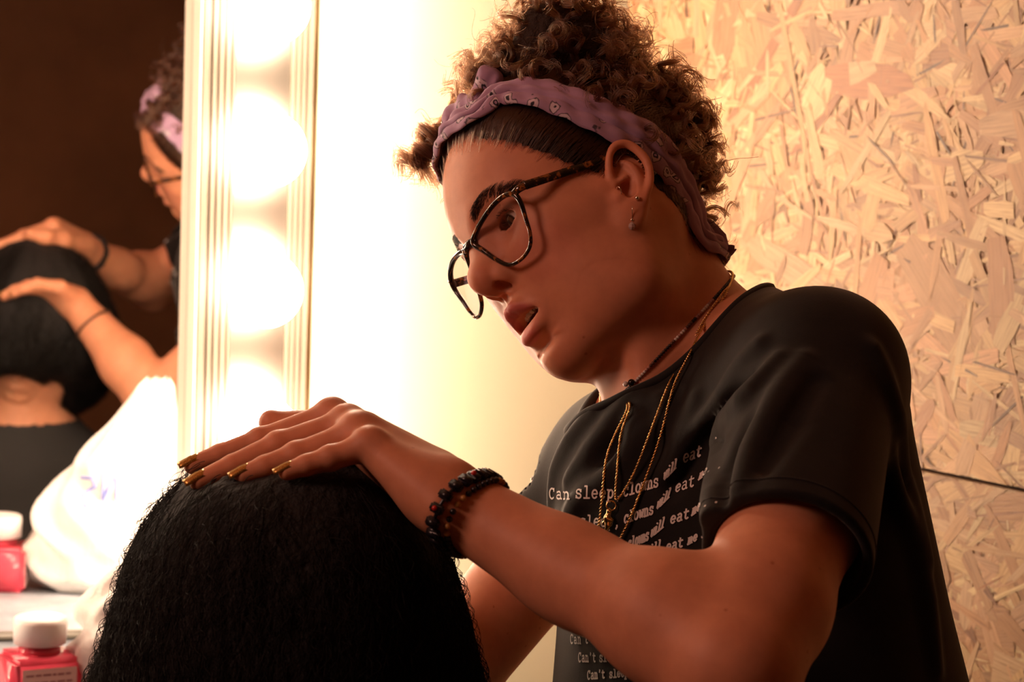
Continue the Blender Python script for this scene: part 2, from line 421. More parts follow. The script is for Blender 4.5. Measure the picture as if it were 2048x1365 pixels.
M_lit_side = simple('lit_side_enamel', (.82, .76, .64), .4)  # paler copy of the housing enamel, the lit side's brightness painted in
def bulb_strip(ua, ub_, uc_, label):
    e = empty('vanity_light', WP((ua + ub_) / 2, mz0, 0)); tag(e, label, 'vanity light', None)
    w_ = ub_ - ua
    # ribbed enamel housing: extruded cross-section (u along the wall, out from it)
    prof = [(0, -.018), (0, .058), (.002, .060), (.007, .060)]
    x = .007
    for k in range(4): prof += [(x + .001, .0565), (x + .004, .0565), (x + .005, .060), (x + .007, .060)]; x += .007
    xa = x + .001; prof += [(xa, .052)]
    xb = w_ - .024
    prof += [(xb, .052)]
    x = xb + .001; prof += [(x, .060)]
    for k in range(3): prof += [(x + .002, .060), (x + .003, .0565), (x + .005, .0565), (x + .006, .060)]; x += .006
    prof += [(w_ - .001, .060), (w_, .058), (w_, -.018)]
    V = []; n = len(prof)
    for z in (mz0 + .002, mz1): V += [WP(ua + a, z, b) for a, b in prof]
    Fc = [(i, i + 1, n + i + 1, n + i) for i in range(n - 1)] + [(n - 1, 0, n, 2 * n - 1), tuple(range(n))[::-1], tuple(range(n, 2 * n))]
    mesh_obj('housing', V, Fc, M_white, e, False)
    MB().box(WP(0, 0, 0), UM, NM, ZM, (ua + xa + .001, .052, mz0 + .004), (ua + xb - .001, .0535, mz1 - .002)).build('face_plate', M_chrome, e, False)
    MB().box(WP(0, 0, 0), UM, NM, ZM, (ua - .0016, .0005, mz0 + .010), (ua - .0002, .0585, mz1)).build('lit_side_face', M_lit_side, e, False)  # thin sheet over the housing side, carries the painted-in brightness
    MB().box(WP(0, 0, 0), UM, NM, ZM, (ub_, -.018, mz0 + .002), (ub_ + .0022, .058, mz1)).build('shadow_line', M_shadow_line, e, False)  # thin gold strip standing in for the shadow line beside the housing
    for z in ZB:
        MB().lathe(WP(uc_, z, .0535), NM, [(0, .021), (.004, .021), (.006, .018), (.030, .0165), (.031, .010)], 24).build('socket', M_white, e)
        pr = [(.012, .013), (.022, .0135), (.030, .019)]
        for i in range(1, 22):
            a = math.radians(28 + (180 - 28) * i / 21); pr.append((.0615 - .039 * math.cos(a) + .0, max(.039 * math.sin(a), .0004)))
        o = MB().lathe(WP(uc_, z, .0535), NM, pr, 36).build('bulb', M_bulb, e)
    return e
bulb_strip(us0, us1, ub, 'white ribbed strip of glowing round bulbs at the right edge of the mirror')
wd = us1 - us0
bulb_strip(umL - wd - .001, umL - .001, umL - wd / 2, 'white strip of round bulbs at the far left end of the mirror, outside the view')

# ---- things on the counter
def cpos(px, py_base, dz_=0):
    a = CAM; d = C(px, py_base, 1.0) - CAM; tt = (zc - a[2]) / d[2]; return a + d * tt
def bottle():
    c = cpos(78, 1412); c[2] = zc
    e = empty('pink_bottle', c); tag(e, 'square pink bottle with a round white cap on the counter', 'bottle')
    ang = math.radians(28); ax = np.array([math.cos(ang), math.sin(ang), 0]); ay = np.array([-math.sin(ang), math.cos(ang), 0])
    t = NT('pink_liquid'); t.set(Base_Color=(.80, .08, .13), Roughness=.15, Transmission_Weight=.35, IOR=1.4)
    hb = .052; wb = .033
    b = MB().box(c, ax, ay, ZM, (-wb, -wb, 0.0005), (wb, wb, hb), .005).build('body', t.m, e)
    MB().lathe(c + ZM * hb, ZM, [(0, .020), (.006, .020), (.006, .018), (.014, .018)], 32).build('neck', t.m, e)
    cap = [(0, .0250), (.020, .0258), (.024, .0250), (.0255, .0225)]
    MB().lathe(c + ZM * (hb + .010), ZM, cap, 40).build('cap', simple('white_cap', (.86, .84, .82), .35), e)
    lab = simple('label_paper', (.72, .52, .50), .6); ink = simple('label_ink', (.30, .12, .14), .7)
    m = MB()
    for s_, (a1, a2) in ((0, (ax, ay)), (1, (ay, -ax))):
        m.box(c, a1, a2, ZM, (-wb * .80, -wb - .0006, .006), (wb * .80, -wb - .0001, hb - .008))
    lo = m.build('label', lab, e, False)
    m = MB(); R = np.random.default_rng(4)
    for a1, a2 in ((ax, ay), (ay, -ax)):
        for r in range(4):
            x = -wb * .70
            while x < wb * .66:
                l = R.uniform(.003, .008); x2 = min(x + l, wb * .70)
                m.box(c, a1, a2, ZM, (x, -wb - .0009, hb - .015 - r * .007), (x2, -wb - .0006, hb - .0132 - r * .007)); x = x2 + .0016
    m.build('label_print', ink, lo, False)
bottle()
def mirror_pos(px, py):
    """counter point whose mirror image is seen at the photo pixel"""
    p = cpos(px, py); k = (p - OM) @ NM; q = p - 2 * k * NM; q[2] = zc; return q
BAGC = mirror_pos(213, 1174)
print('bag', BAGC, (BAGC - OM) @ NM)
def bag():
    """thin white carrier bag slumped on the counter, handles pulled up to a peak"""
    c = BAGC.copy()
    e = empty('plastic_bag', c); tag(e, 'white plastic carrier bag peaked upwards on the counter behind the dark hair', 'bag')
    H = .248; n, m = 72, 64; V = []
    R = np.random.default_rng(5); ph = R.uniform(0, 6.28, (9, 3)); fr = R.integers(2, 12, 9); fz = R.uniform(3, 16, 9)
    prof_r = [(0, .062), (.06, .078), (.2, .086), (.42, .076), (.6, .062), (.75, .042), (.88, .027), (.96, .020), (1, .012)]
    prof_x = [(0, 0), (.3, .0), (.6, .026), (.8, .044), (1, .056)]
    for i in range(m + 1):
        v = i / m; r0 = np.interp(v, *zip(*prof_r)); xo = np.interp(v, *zip(*prof_x))
        for k in range(n):
            a = 2 * math.pi * k / n
            wv = sum(math.sin(fr[q] * a + fz[q] * v * 3 + ph[q, 0]) * (1 / (1 + fr[q] * .35)) for q in range(9))
            rr = r0 * (1 + .11 * wv * (0.35 + .65 * math.sin(math.pi * min(v * 1.15 + .12, 1))))
            x = rr * 1.12 * math.cos(a) + xo; y = rr * .72 * math.sin(a)
            z = H * v + .004 * math.sin(7 * a + 9 * v) * v
            V.append(c + UM * x + NM * y + ZM * (z + .0008))
    Fc = [(i * n + k, i * n + (k + 1) % n, (i + 1) * n + (k + 1) % n, (i + 1) * n + k) for i in range(m) for k in range(n)] + [tuple(range(n))[::-1], tuple(m * n + k for k in range(n))]
    t = NT('thin_white_plastic'); t.set(Base_Color=(.86, .84, .80), Roughness=.35, Subsurface_Weight=.25, Subsurface_Radius=(.02, .02, .02))
    t.bump(t.noise(t.coord('Object', (1, 1, .6)), 46, 5, .6), .7, .006)
    o = mesh_obj('bag_body', V, Fc, t.m, e)
    # blue print on the side that faces the mirror: four blurred strokes of lettering, not readable in the photo
    ink = simple('blue_print', (.22, .27, .62), .5); bvh = BVHTree.FromPolygons([tuple(v) for v in V], Fc); mb = MB()
    gly = [[(0, 0), (0, 1), (.5, .9), (.5, .6), (0, .5)], [(.5, 1), (0, .95), (0, .5), (.45, .5), (0, .5), (0, 0), (.5, 0)], [(0, 0), (0, 1), (.5, 0), (.5, 1)], [(.5, .95), (.1, 1), (0, .7), (.45, .4), (.4, .05), (0, 0)]]
    for gi, g in enumerate(gly):
        L = []
        P2 = np.array(g)
        for a, b in zip(P2[:-1], P2[1:]): L += [a + (b - a) * q for q in np.linspace(0, 1, 8)]
        pts = []
        for (x, y) in L:
            o_ = c + UM * (.052 - (gi * .024 + x * .03)) - ZM * 0 + ZM * (.128 - gi * .008 + y * .034) - NM * .2
            h = bvh.ray_cast(Vector(o_), Vector(NM))
            if h[0] is not None: pts.append(np.array(h[0]) - NM * .0006)
        if len(pts) > 3: mb.tube(pts, .0022, 6)
    mb.build('blue_print', ink, o)
bag()
# ------------------------------------------------------------------ stylist: pose frames
RH = np.array([[-.82695, .33043, -.45494], [-.27897, .46139, .84220], [.48820, .82337, -.28936]])
TH = np.array([.06512, .07630, -1.77532])
HR = RW @ RH; HT = CAM + RW @ TH
def H(x, y=None, z=None):
    """head-local metres (forward, left, up from the middle of the ears) -> place"""
    p = np.array(x if y is None else (x, y, z), float); return p @ HR.T + HT
def HL(P): return (np.asarray(P) - HT) @ HR           # place -> head-local
MLOC = HR.T                                            # rows: head axes in the place

def head_sdf(S, H, M, stylist=True):
    """adult head about 0.23 m tall, in the frame H (point map) and M (rows = local axes)"""
    def E(c, r, k=.01, op='u', rot=None):
        m = M if rot is None else np.array(Matrix.Rotation(rot[1], 3, rot[0])).T @ M
        S.ell(H(c), r, m, k, op)
    def R_(a, b, ra, rb, k=.01, op='u'): S.rc(H(a), H(b), ra, rb, k, op)
    def T(pts, r, k=.004, op='u', n=5): S.tube([H(p) for p in pts], r, k, op, n)
    E((-.004, 0, .052), (.092, .075, .086))
    E((.0405, 0, .034), (.0555, .063, .071), .03)                          # frontal bone
    E((.040, 0, -.018), (.047, .047, .062), .03)                          # face block
    for s in (1, -1):
        R_((.026, s * .049, -.060), (.064, s * .016, -.074), .0165, .0135, .03)   # jaw
        R_((.006, s * .058, -.010), (.026, s * .049, -.060), .016, .017, .03)     # ramus
        E((.045, s * .035, -.026), (.029, .026, .046), .032)               # cheek
        R_((.060, s * .044, .000), (.024, s * .063, .003), .012, .009, .018)  # cheekbone
    S.sph(H((.0730, 0, -.0730)), .0166, .018)
    E((.0665, 0, -.040), (.0285, .0260, .025), .014)                       # muzzle
    for s in (1, -1):
        R_((.0860, s * .010, .0365), (.0720, s * .041, .0370), .0080, .0075, .014)  # brow ridge
    for s in (1, -1):
        S.sph(H((.0995, s * .0320, .0200)), .0140, .016, 's')               # socket
    for s in (1, -1):
        c = np.array((.0705, s * .0315, .0220))
        S.sph(H(c), .0139, .005)                                            # lids
        T([c + (.0045, -s * .0128, -.0020), c + (.0122, -s * .006, .0052), c + (.0126, s * .003, .0062), c + (.0075, s * .0122, .0010)], .0021, .002)
        T([c + (.0045, -s * .0128, -.0022), c + (.0118, -s * .005, -.0062), c + (.0115, s * .004, -.0066), c + (.0075, s * .0122, .0008)], .0015, .002)
        T([c + (.0070, -s * .0100, .0070), c + (.0122, -s * .003, .0102), c + (.0116, s * .006, .0100), c + (.0070, s * .0130, .0060)], .0009, .004, 's')   # lid crease
        if stylist: E(c + (.0105, -s * .0006, -.0008), (.0075, .0118, .0054), .0012, 's')
    # nose
    R_((.0862, 0, .0300), (.1040, 0, .0000), .0082, .0092, .012)
    S.sph(H((.1040, 0, -.0040)), .0112, .008)
    E((.084, 0, .000), (.016, .0145, .020), .012)
    for s in (1, -1):
        E((.0928, s * .0122, -.0086), (.0104, .0064, .0082), .005)
    R_((.1030, 0, -.0115), (.0940, 0, -.0170), .0046, .0046, .006)
    for s in (1, -1):
        E((.0978, s * .0084, -.0152), (.0068, .0042, .0062), .002, 's')
        T([(.0915, s * .0165, -.0020), (.0868, s * .0178, -.0085), (.0872, s * .0160, -.0165)], .0011, .005, 's')
    # mouth, slightly open
    up = [(.0822, .0215, -.0425), (.0893, .0150, -.0385), (.0952, .0085, -.0340), (.0972, .0032, -.0318), (.0966, 0, -.0326)]
    up = up + [(x, -y, z) for x, y, z in up[-2::-1]]
    T(up, [.0010, .0030, .0043, .0042, .0040, .0042, .0043, .0030, .0010], .005)
    lo = [(.0820, .0213, -.0440), (.0868, .0155, -.0508), (.0910, .0085, -.0548), (.0920, 0, -.0555)]
    lo = lo + [(x, -y, z) for x, y, z in lo[-2::-1]]
    T(lo, [.0010, .0038, .0053, .0056, .0053, .0038, .0010], .005)
    E((.0910, 0, -.0650), (.0080, .0125, .0026), .010, 's')                # fold under the lip
    R_((.0965, 0, -.0205), (.0992, 0, -.0268), .0014, .0018, .005, 's')     # philtrum
    if stylist: E((.0890, 0, -.0440), (.0230, .0195, .0050), .0015, 's')
    else: E((.0935, 0, -.0435), (.0110, .0190, .0010), .003, 's')
    # ears
    for s in (1, -1):
        n_ = lambda p: (p[0] * .88 + .0065, s * (p[1] * .96 + .0015), p[2] * .88 + .001)
        ax = np.array([-.40, .06, .91]); ax /= np.linalg.norm(ax); nr = np.array([.32, .93, .08]); nr -= ax * (nr @ ax); nr /= np.linalg.norm(nr); fw = np.cross(nr, ax)
        A = np.stack([fw, nr, ax]); A[:, 1] *= s
        S.ell(H(n_((.003, .0755, .002))), (.0160, .0048, .0265), A @ M, .004)
        T([n_(p) for p in ((.0150, .0770, .0040), (.0120, .0800, .0200), (.0020, .0845, .0325), (-.0100, .0870, .0300), (-.0160, .0885, .0130), (-.0110, .0870, -.0050), (.0010, .0835, -.0180))],
          [.0024, .0029, .0032, .0032, .0032, .0029, .0027], .003)
        T([n_(p) for p in ((.0020, .0810, .0220), (-.0050, .0830, .0120), (-.0040, .0830, -.0020), (.0050, .0800, -.0140), (.0110, .0780, -.0150))], [.0020, .0028, .0030, .0026, .0020], .004)
        S.ell(H(n_((.0125, .0765, -.0215))), (.0085, .0044, .0100), A @ M, .012)                  # lobe
        E(n_((.0085, .0810, -.0030)), (.0062, .0070, .0080), .003, 's')                            # bowl
        E(n_((.0030, .0860, .0200)), (.0034, .0040, .0060), .005, 's')
        R_(n_((.0190, .0725, -.0060)), n_((.0170, .0775, -.0070)), .0048, .0038, .005)              # tragus
        T([n_(p) for p in ((.0160, .0770, .0030), (.0090, .0800, .0050), (.0040, .0810, .0060))], .0018, .003)

# ------------------------------------------------------------------ hands
FING = []
def near_hand(S):
    """left hand laid palm down over the client's crown: knuckles high, fingers long and unequal"""
    wi, wp = C(872, 962, 1.553), C(884, 1010, 1.505)
    fing = {
        'index': [(664, 833, 1.603), (520, 884, 1.600), (440, 912, 1.596), (386, 931, 1.592)],
        'middle': [(693, 849, 1.577), (556, 893, 1.572), (466, 934, 1.565), (398, 964, 1.558)],
        'ring': [(716, 868, 1.552), (592, 913, 1.548), (530, 935, 1.544), (487, 951, 1.541)],
        'little': [(738, 892, 1.528), (660, 918, 1.524), (612, 931, 1.521), (574, 944, 1.519)]}
    rad = {'index': (.0098, .0086, .0076, .0062), 'middle': (.0102, .0090, .0080, .0064), 'ring': (.0098, .0086, .0076, .0062), 'little': (.0092, .0076, .0068, .0056)}
    tips = {}; FING.clear()
    for i, (nm, pts) in enumerate(fing.items()):
        P = [C(*p) for p in pts]; r = rad[nm]; FING.append((P, r)); w0 = wi + (wp - wi) * (i / 3)
        S.rc(w0, P[0], .0165, r[0] + .001, .014)
        for a, b, ra, rb in zip(P[:-1], P[1:], r[:-1], r[1:]): S.rc(a, b, ra, rb, .0030 if a is P[0] else .0020)
        up = CD((.25, .97, .1)); up /= np.linalg.norm(up)
        S.sph(P[0] + up * .0016, r[0] * .90, .010)
        S.sph(P[1] + up * .0010, r[1] * .98, .004)
        tips[nm] = (P[3], (P[3] - P[2]) / np.linalg.norm(P[3] - P[2]), r[3])
    th = [C(812, 935, 1.585), C(700, 884, 1.618), C(605, 858, 1.632), C(543, 846, 1.632)]
    for a, b, ra, rb in zip(th[:-1], th[1:], (.017, .0125, .0102), (.0125, .0102, .0088)): S.rc(a, b, ra, rb, .010)
    tips['thumb'] = (th[3], (th[3] - th[2]) / np.linalg.norm(th[3] - th[2]), .0086)
    S.rc(C(850, 965, 1.55), C(725, 878, 1.56), .017, .012, .016)
    return tips
def far_hand(S):
    """right hand behind the client's hair, curled over the front of the crown"""
    wi, wp = C(655, 1060, 1.735), C(672, 1105, 1.715)
    mcp = [(575, 990, 1.752), (560, 1004, 1.735), (552, 1020, 1.718), (548, 1040, 1.702)]
    tips = {}
    for i, m in enumerate(mcp):
        w0 = wi + (wp - wi) * i / 3; L = (1, 1.08, 1, .8)[i]
        P = [C(*m), C(m[0] - 92 * L, m[1] - 14 + 5 * i, m[2] - .006), C(m[0] - 140 * L, m[1] + 6 + 5 * i, m[2] - .012), C(m[0] - 172 * L, m[1] + 28 + 5 * i, m[2] - .020)]
        r = (.0098, .0086, .0076, .0062); S.rc(w0, P[0], .016, .0105, .014)
        for a, b, ra, rb in zip(P[:-1], P[1:], r[:-1], r[1:]): S.rc(a, b, ra, rb, .003)
        tips[i] = (P[3], (P[3] - P[2]) / np.linalg.norm(P[3] - P[2]), r[3])
    th = [C(640, 1050, 1.715), C(575, 1052, 1.69), C(520, 1062, 1.672), C(488, 1074, 1.662)]
    for a, b, ra, rb in zip(th[:-1], th[1:], (.015, .0125, .0102), (.0125, .0102, .0086)): S.rc(a, b, ra, rb, .008)
    return tips

NS, FS = C(1650, 745, 1.62), C(1225, 905, 1.88)       # shoulder joints
NEL, NWR = C(1466, 1336, 1.405), C(905, 1002, 1.532)  # near elbow, wrist
FEL, FWR = C(880, 1372, 1.845), C(665, 1082, 1.728)
body = Sdf()
head_sdf(body, H, MLOC)
NK0, NK1 = H(-.022, 0, -.035), C(1388, 725, 1.765)
body.rc(NK0, NK1, .049, .056, .030)
for s in (1, -1): body.rc(H(-.016, s * .052, -.022), C(1285, 765, 1.705) if s > 0 else C(1245, 775, 1.74), .0100, .0080, .026)   # neck cords
body.rc(H(.020, 0, -.050), C(1345, 720, 1.745), .020, .042, .02)
body.rc(C(1440, 690, 1.77), NS, .038, .039, .02); body.rc(C(1360, 775, 1.78), FS, .038, .038, .03)
body.rc(C(1390, 905, 1.75), C(1500, 1500, 1.73), .066, .085, .03)
body.rc(C(1560, 900, 1.67), C(1640, 1500, 1.65), .042, .062, .03); body.rc(C(1300, 990, 1.82), C(1370, 1500, 1.80), .038, .062, .03)
body.rc(C(1500, 1500, 1.73), C(1540, 1720, 1.735), .092, .10, .03)
# near arm
UA = C(1592, 1020, 1.515)
body.rc(NS, UA, .0395, .0415, .02); body.rc(UA, C(1522, 1215, 1.440), .0425, .0385, .02); body.rc(C(1522, 1215, 1.440), NEL, .0385, .036, .02)
FA = C(1332, 1238, 1.440)
body.rc(NEL, FA, .0370, .0370, .018); body.rc(FA, C(1130, 1140, 1.487), .0370, .0265, .02); body.rc(C(1130, 1140, 1.487), NWR, .0265, .0200, .02)
body.rc(C(1180, 1168, 1.48), C(880, 995, 1.525), .0265, .0185, .015)
body.rc(NWR, C(868, 980, 1.530), .0200, .0190, .015); body.sph(C(908, 958, 1.520), .0085, .012)
# far arm
body.rc(FS, C(1085, 1115, 1.905), .040, .041, .03); body.rc(C(1085, 1115, 1.905), FEL, .041, .036, .02)
body.rc(FEL, C(800, 1255, 1.81), .036, .036, .02); body.rc(C(800, 1255, 1.81), FWR, .036, .0225, .02)
TIPS = near_hand(body); TIPSF = far_hand(body)
V, Q = body.mesh(np.minimum(C(330, 1750, 1.85), C(330, 100, 1.33)) - .06, np.array([C(1900, 500, 1.7)[0], 2.06, H(0, 0, .145)[2] + .02]), .0026, 0)
zlow = C(1500, 1560, 1.7)[2]
V, Q = subdiv(V, Q); V = body.snap(V, 3)
# skin tint: lips, blush, darker lids; true colours of the skin
L = HL(V); tint = np.tile(np.array([.61, .270, .155]), (len(V), 1))
def blob(c, r, col, f=1.0):
    d = np.sqrt((((L - c) / r) ** 2).sum(1)); w_ = np.clip(1.35 - d, 0, .5)[:, None] * 2 * f
    w_ = np.clip(w_, 0, 1); tint[:] = tint * (1 - w_) + np.array(col) * w_
for s in (1, -1):
    blob((.074, s * .044, -.014), (.026, .022, .020), (.61, .235, .15), .6)
    blob((.078, s * .0315, .022), (.014, .016, .012), (.44, .20, .125), .55)
    blob((.006, s * .080, .004), (.024, .02, .036), (.63, .25, .14), .5)
blob((.108, 0, -.004), (.012, .014, .012), (.61, .245, .15), .5)
for pts, col in ((((.0835, .0235, -.0425), (.0905, .0155, -.0390), (.0960, .0085, -.0352), (.0982, .0032, -.0335), (.0978, 0, -.0340)), (.50, .135, .110)),
                 (((.0830, .0230, -.0445), (.0880, .0160, -.0508), (.0920, .0085, -.0545), (.0935, 0, -.0552)), (.60, .190, .150))):
    for s in (1, -1):
        P_ = cr([(a, s * b, c) for a, b, c in pts], 6); d = np.min([np.sqrt(((L - p) ** 2).sum(1)) for p in P_], 0)
        rad_ = .0016 + .0054 * np.sqrt(np.clip(1 - np.abs(L[:, 1]) / .0215, 0, 1)); w_ = np.clip((rad_ - d) / .0016, 0, 1)[:, None]; tint[:] = tint * (1 - w_) + np.array(col) * w_
inm = (np.abs(L[:, 1]) < .02) & (L[:, 0] < .0825) & (L[:, 0] > .06) & (np.abs(L[:, 2] + .044) < .010)
tint[inm] = (.16, .035, .03)
person = empty('person', C(1500, 1700, 1.7) * (1, 1, 0)); tag(person, 'person standing in a printed black t-shirt, hand on the dark hair', 'person')
t = NT('skin')
at = t.attr('tint'); oc = t.coord('Object')
mot = t.ramp(t.noise(oc, 55, 5, .6), [(.3, (.90, .86, .84)), (.7, (1.06, 1.05, 1.04))])
spot = t.add('ShaderNodeTexVoronoi'); spot.inputs['Scale'].default_value = 85; t.link(oc, spot.inputs['Vector'])
fr = t.ramp(spot.outputs['Distance'], [(.07, (.74, .60, .54)), (.14, (1, 1, 1))])
sel = t.add('ShaderNodeMath', operation='GREATER_THAN'); t.link(t.noise(oc, 28, 1), sel.inputs[0]); sel.inputs[1].default_value = .60
bc = t.mix(1.0, t.mix(1.0, at.outputs['Color'], mot, 'MULTIPLY'), t.mix(sel.outputs[0], (1.0, 1.0, 1.0), fr), 'MULTIPLY')
t.set(Base_Color=bc, Roughness=.52, Subsurface_Weight=.22, Subsurface_Radius=(.012, .0045, .002), Subsurface_Scale=1.0, Specular_IOR_Level=.30)
t.bump(t.noise(oc, 900, 3, .6), .12, .0006)
M_skin = t.m
ob = mesh_obj('body', V, Q, M_skin, person); color_attr(ob, tint)
print('body', len(V))
# ------------------------------------------------------------------ stylist: eyes, teeth, brows, lashes, nails
def eye(parent, Hf, Mx, s, iris=(.075, .035, .015), look=(.96, -.03, -.26)):
    c = np.array((.0705, s * .0315, .0220)); look = np.array(look, float); look /= np.linalg.norm(look); r = .0123
    ax = look @ Mx; prof = []; cols = []
    for i in range(49):
        a = math.pi * i / 48; bulge = .0011 * max(0, 1 - (math.sin(a) * r / .0066) ** 2) if a < 1 else 0
        prof.append((r * math.cos(a) + bulge, max(r * math.sin(a), 1e-5)))
    n = 40; m = MB().lathe(Hf(c), ax, prof[::-1], n)
    o = m.build('eyeball', M_eye, parent)
    V_ = np.array([v.co[:] for v in o.data.vertices]); d = (V_ - Hf(c)) @ ax; rad = np.sqrt(np.maximum(((V_ - Hf(c)) ** 2).sum(1) - d ** 2, 0)); col = np.tile((.72, .66, .60), (len(V_), 1))
    fr = d > 0; col[fr & (rad < .0060)] = iris; col[fr & (rad < .0026)] = (.004, .003, .003); col[fr & (rad > .0054) & (rad < .0062)] = np.array(iris) * .35
    color_attr(o, col); return o
t = NT('eye'); t.set(Base_Color=t.attr('tint').outputs['Color'], Roughness=.08, Coat_Weight=.6, Coat_Roughness=.03); M_eye = t.m
for s in (1, -1): eye(person, H, MLOC, s)
M_teeth = simple('enamel_teeth', (.80, .72, .60), .25, Subsurface_Weight=.1)
m = MB()
for k in range(-4, 5):
    a = k * .27; cx, cy = .0655 + .0205 * math.cos(a), .0200 * math.sin(a); wd_ = .0043 if abs(k) < 2 else .0037; hh = .0090 if abs(k) < 2 else .0078
    fx = np.array([math.cos(a), math.sin(a) * 1.02, 0]) @ MLOC; sy = np.array([-math.sin(a), math.cos(a), 0]) @ MLOC
    m.box(H(cx, cy, -.0360), fx, sy, np.array([0, 0, 1]) @ MLOC, (-.0022, -wd_ * .56, -hh * .62), (.0018, wd_ * .56, hh * .6), .0009)
m.build('teeth', M_teeth, person)

def hair_mat(name, col, rough=.3, spec=.4):
    t = NT(name); hi = t.add('ShaderNodeHairInfo')
    v = t.ramp(hi.outputs['Random'], [(0, tuple(c * .6 for c in col)), (1, tuple(min(1, c * 1.45) for c in col))])
    h = t.add('ShaderNodeBsdfHairPrincipled'); h.parametrization = 'COLOR'; t.link(v, h.inputs['Color']); h.inputs['Roughness'].default_value = rough; h.inputs['Radial Roughness'].default_value = .4
    t.link(h.outputs[0], t.out.inputs[0]); return t.m
M_hair = hair_mat('brown_curls', (.034, .0125, .0055))
M_hair_dk = hair_mat('dark_roots', (.040, .018, .010), .3)
M_brow = simple('brow_hair', (.014, .008, .005), .6, Specular_IOR_Level=.2)
R = np.random.default_rng(21)
def brow(Sd, Hf, HLf, Mx, s, n=400):
    path = cr([(.0930, s * .0115, .0375), (.0908, s * .0185, .0418), (.0845, s * .0300, .0445), (.0740, s * .0410, .0405), (.0655, s * .0480, .0350)], 10); out = []
    for k in range(n):
        u = R.uniform(0, 1); p = path[min(int(u * (len(path) - 1)), len(path) - 2)]
        th = np.interp(u, [0, .15, .5, 1], [.0022, .0036, .0032, .0010]); z = R.uniform(-1, 1) * th
        p = Hf(p + np.array([0, 0, z])); d = np.array([-.35, s * 1.0, (.75 * (1 - u) - .35 * u) - .25 * z / th]) @ Mx; d /= np.linalg.norm(d)
        L_ = R.uniform(.005, .0095) * (1 - .35 * u); q = p[None] + d[None] * np.linspace(0, L_, 6)[:, None]
        q = Sd.snap(q, 2); g = Sd.grad(q); q = q + g * np.linspace(.0001, .0009, 6)[:, None]; out.append(q)
    return out
def lashes(Hf, Mx, s, n=46, k_=.62):
    c = np.array((.0705, s * .0315, .0220)); out = []
    up_ = cr([c + (.0060, -s * .0112, -.0010), c + (.0134, -s * .004, .0048), c + (.0134, s * .004, .0050), c + (.0085, s * .0122, .0008)], 16)
    for k in range(n):
        p = up_[int(R.uniform(.1, .99) * (len(up_) - 1))]; t_ = np.linspace(0, 1, 6)[:, None]; y = (p[1] - c[1]) / .012
        q = p + k_ * (np.array([.0062, .0035 * y, -.0016]) * t_ + t_ ** 2 * np.array([0, 0, .0036])); out.append(Hf(q + R.normal(0, .0002, 3)))
    return out
add_strands('eyebrows', brow(body, H, HL, MLOC, 1) + brow(body, H, HL, MLOC, -1), .00013, .00005, M_brow, person)
add_strands('eyelashes', lashes(H, MLOC, 1) + lashes(H, MLOC, -1), .00016, .00005, M_brow, person)
# ------------------------------------------------------------------ stylist: t-shirt
shirt = Sdf()
def SR(a, b, ra, rb, k=.04, op='u'): shirt.rc(C(*a), C(*b), ra, rb, k, op)
SR((1490, 700, 1.755), (1640, 750, 1.62), .046, .051, .03)
SR((1385, 790, 1.775), (1238, 915, 1.88), .046, .049, .03)
SR((1430, 740, 1.755), (1470, 830, 1.74), .060, .062, .03)
SR((1340, 850, 1.745), (1360, 1010, 1.735), .056, .084, .04)
SR((1380, 960, 1.74), (1500, 1500, 1.73), .088, .118, .05)
SR((1585, 860, 1.665), (1660, 1520, 1.655), .068, .086, .04)
SR((1270, 1010, 1.825), (1345, 1540, 1.80), .056, .088, .05)
SR((1672, 860, 1.68), (1752, 1500, 1.69), .045, .069, .04)
SR((1500, 1480, 1.73), (1540, 1690, 1.735), .122, .122, .06)
# sleeves
SR((1640, 748, 1.62), (1562, 1180, 1.455), .052, .0530, .03)
SR((1240, 925, 1.88), (1098, 1100, 1.885), .047, .051, .03)
base_shirt = Sdf(); base_shirt.p = list(shirt.p)
def onshirt(pts, off=0.0, S=None):
    """photo pixels -> points on the cloth"""
    d = np.array([C(x, y, 1.0) - CAM for x, y in pts]); d /= np.linalg.norm(d, axis=1)[:, None]
    P = (S or base_shirt).trace(CAM, d); return P - d * off
def fold(pts, r0=.0060, k=.014, lift=.0018, rr=None):
    P = onshirt(pts, -lift); n = len(P); shirt.tube(P, (rr or [r0 * .25] + [r0] * (n - 2) + [r0 * .25]), k)
def groove(pts, r0=.0050, k=.012):
    P = onshirt(pts, -r0 * .15); n = len(P); shirt.tube(P, [r0 * .2] + [r0] * (n - 2) + [r0 * .2], k, 's')
fold([(1262, 800), (1225, 850), (1185, 900), (1140, 960)]); groove([(1275, 850), (1235, 900), (1195, 960), (1165, 1010)])
fold([(1185, 830), (1145, 880), (1115, 945), (1105, 1010)], .005)
fold([(1290, 800), (1283, 850), (1245, 930), (1155, 1010), (1140, 1060)], .006)
fold([(1325, 805), (1330, 845), (1305, 862), (1278, 850)], .0040, .018)
fold([(1520, 690), (1450, 790), (1385, 880), (1335, 950)], .0055); groove([(1500, 760), (1440, 850), (1375, 930), (1345, 980)], .0045)
fold([(1560, 720), (1490, 800), (1445, 890), (1425, 1000), (1418, 1090)], .007); groove([(1590, 760), (1515, 840), (1465, 930), (1452, 1000)], .0045)
fold([(1610, 720), (1560, 790), (1505, 900), (1478, 980)], .006); groove([(1640, 760), (1590, 840), (1530, 940)], .005)
fold([(1395, 800), (1370, 880), (1345, 940)], .0035)
fold([(1150, 1240), (1220, 1300), (1330, 1340)], .006); fold([(1300, 1365), (1420, 1340), (1560, 1330)], .006)
fold([(1780, 900), (1815, 1050), (1850, 1200), (1870, 1340)], .006); fold([(1745, 700), (1790, 830), (1812, 980), (1850, 1120)], .005)
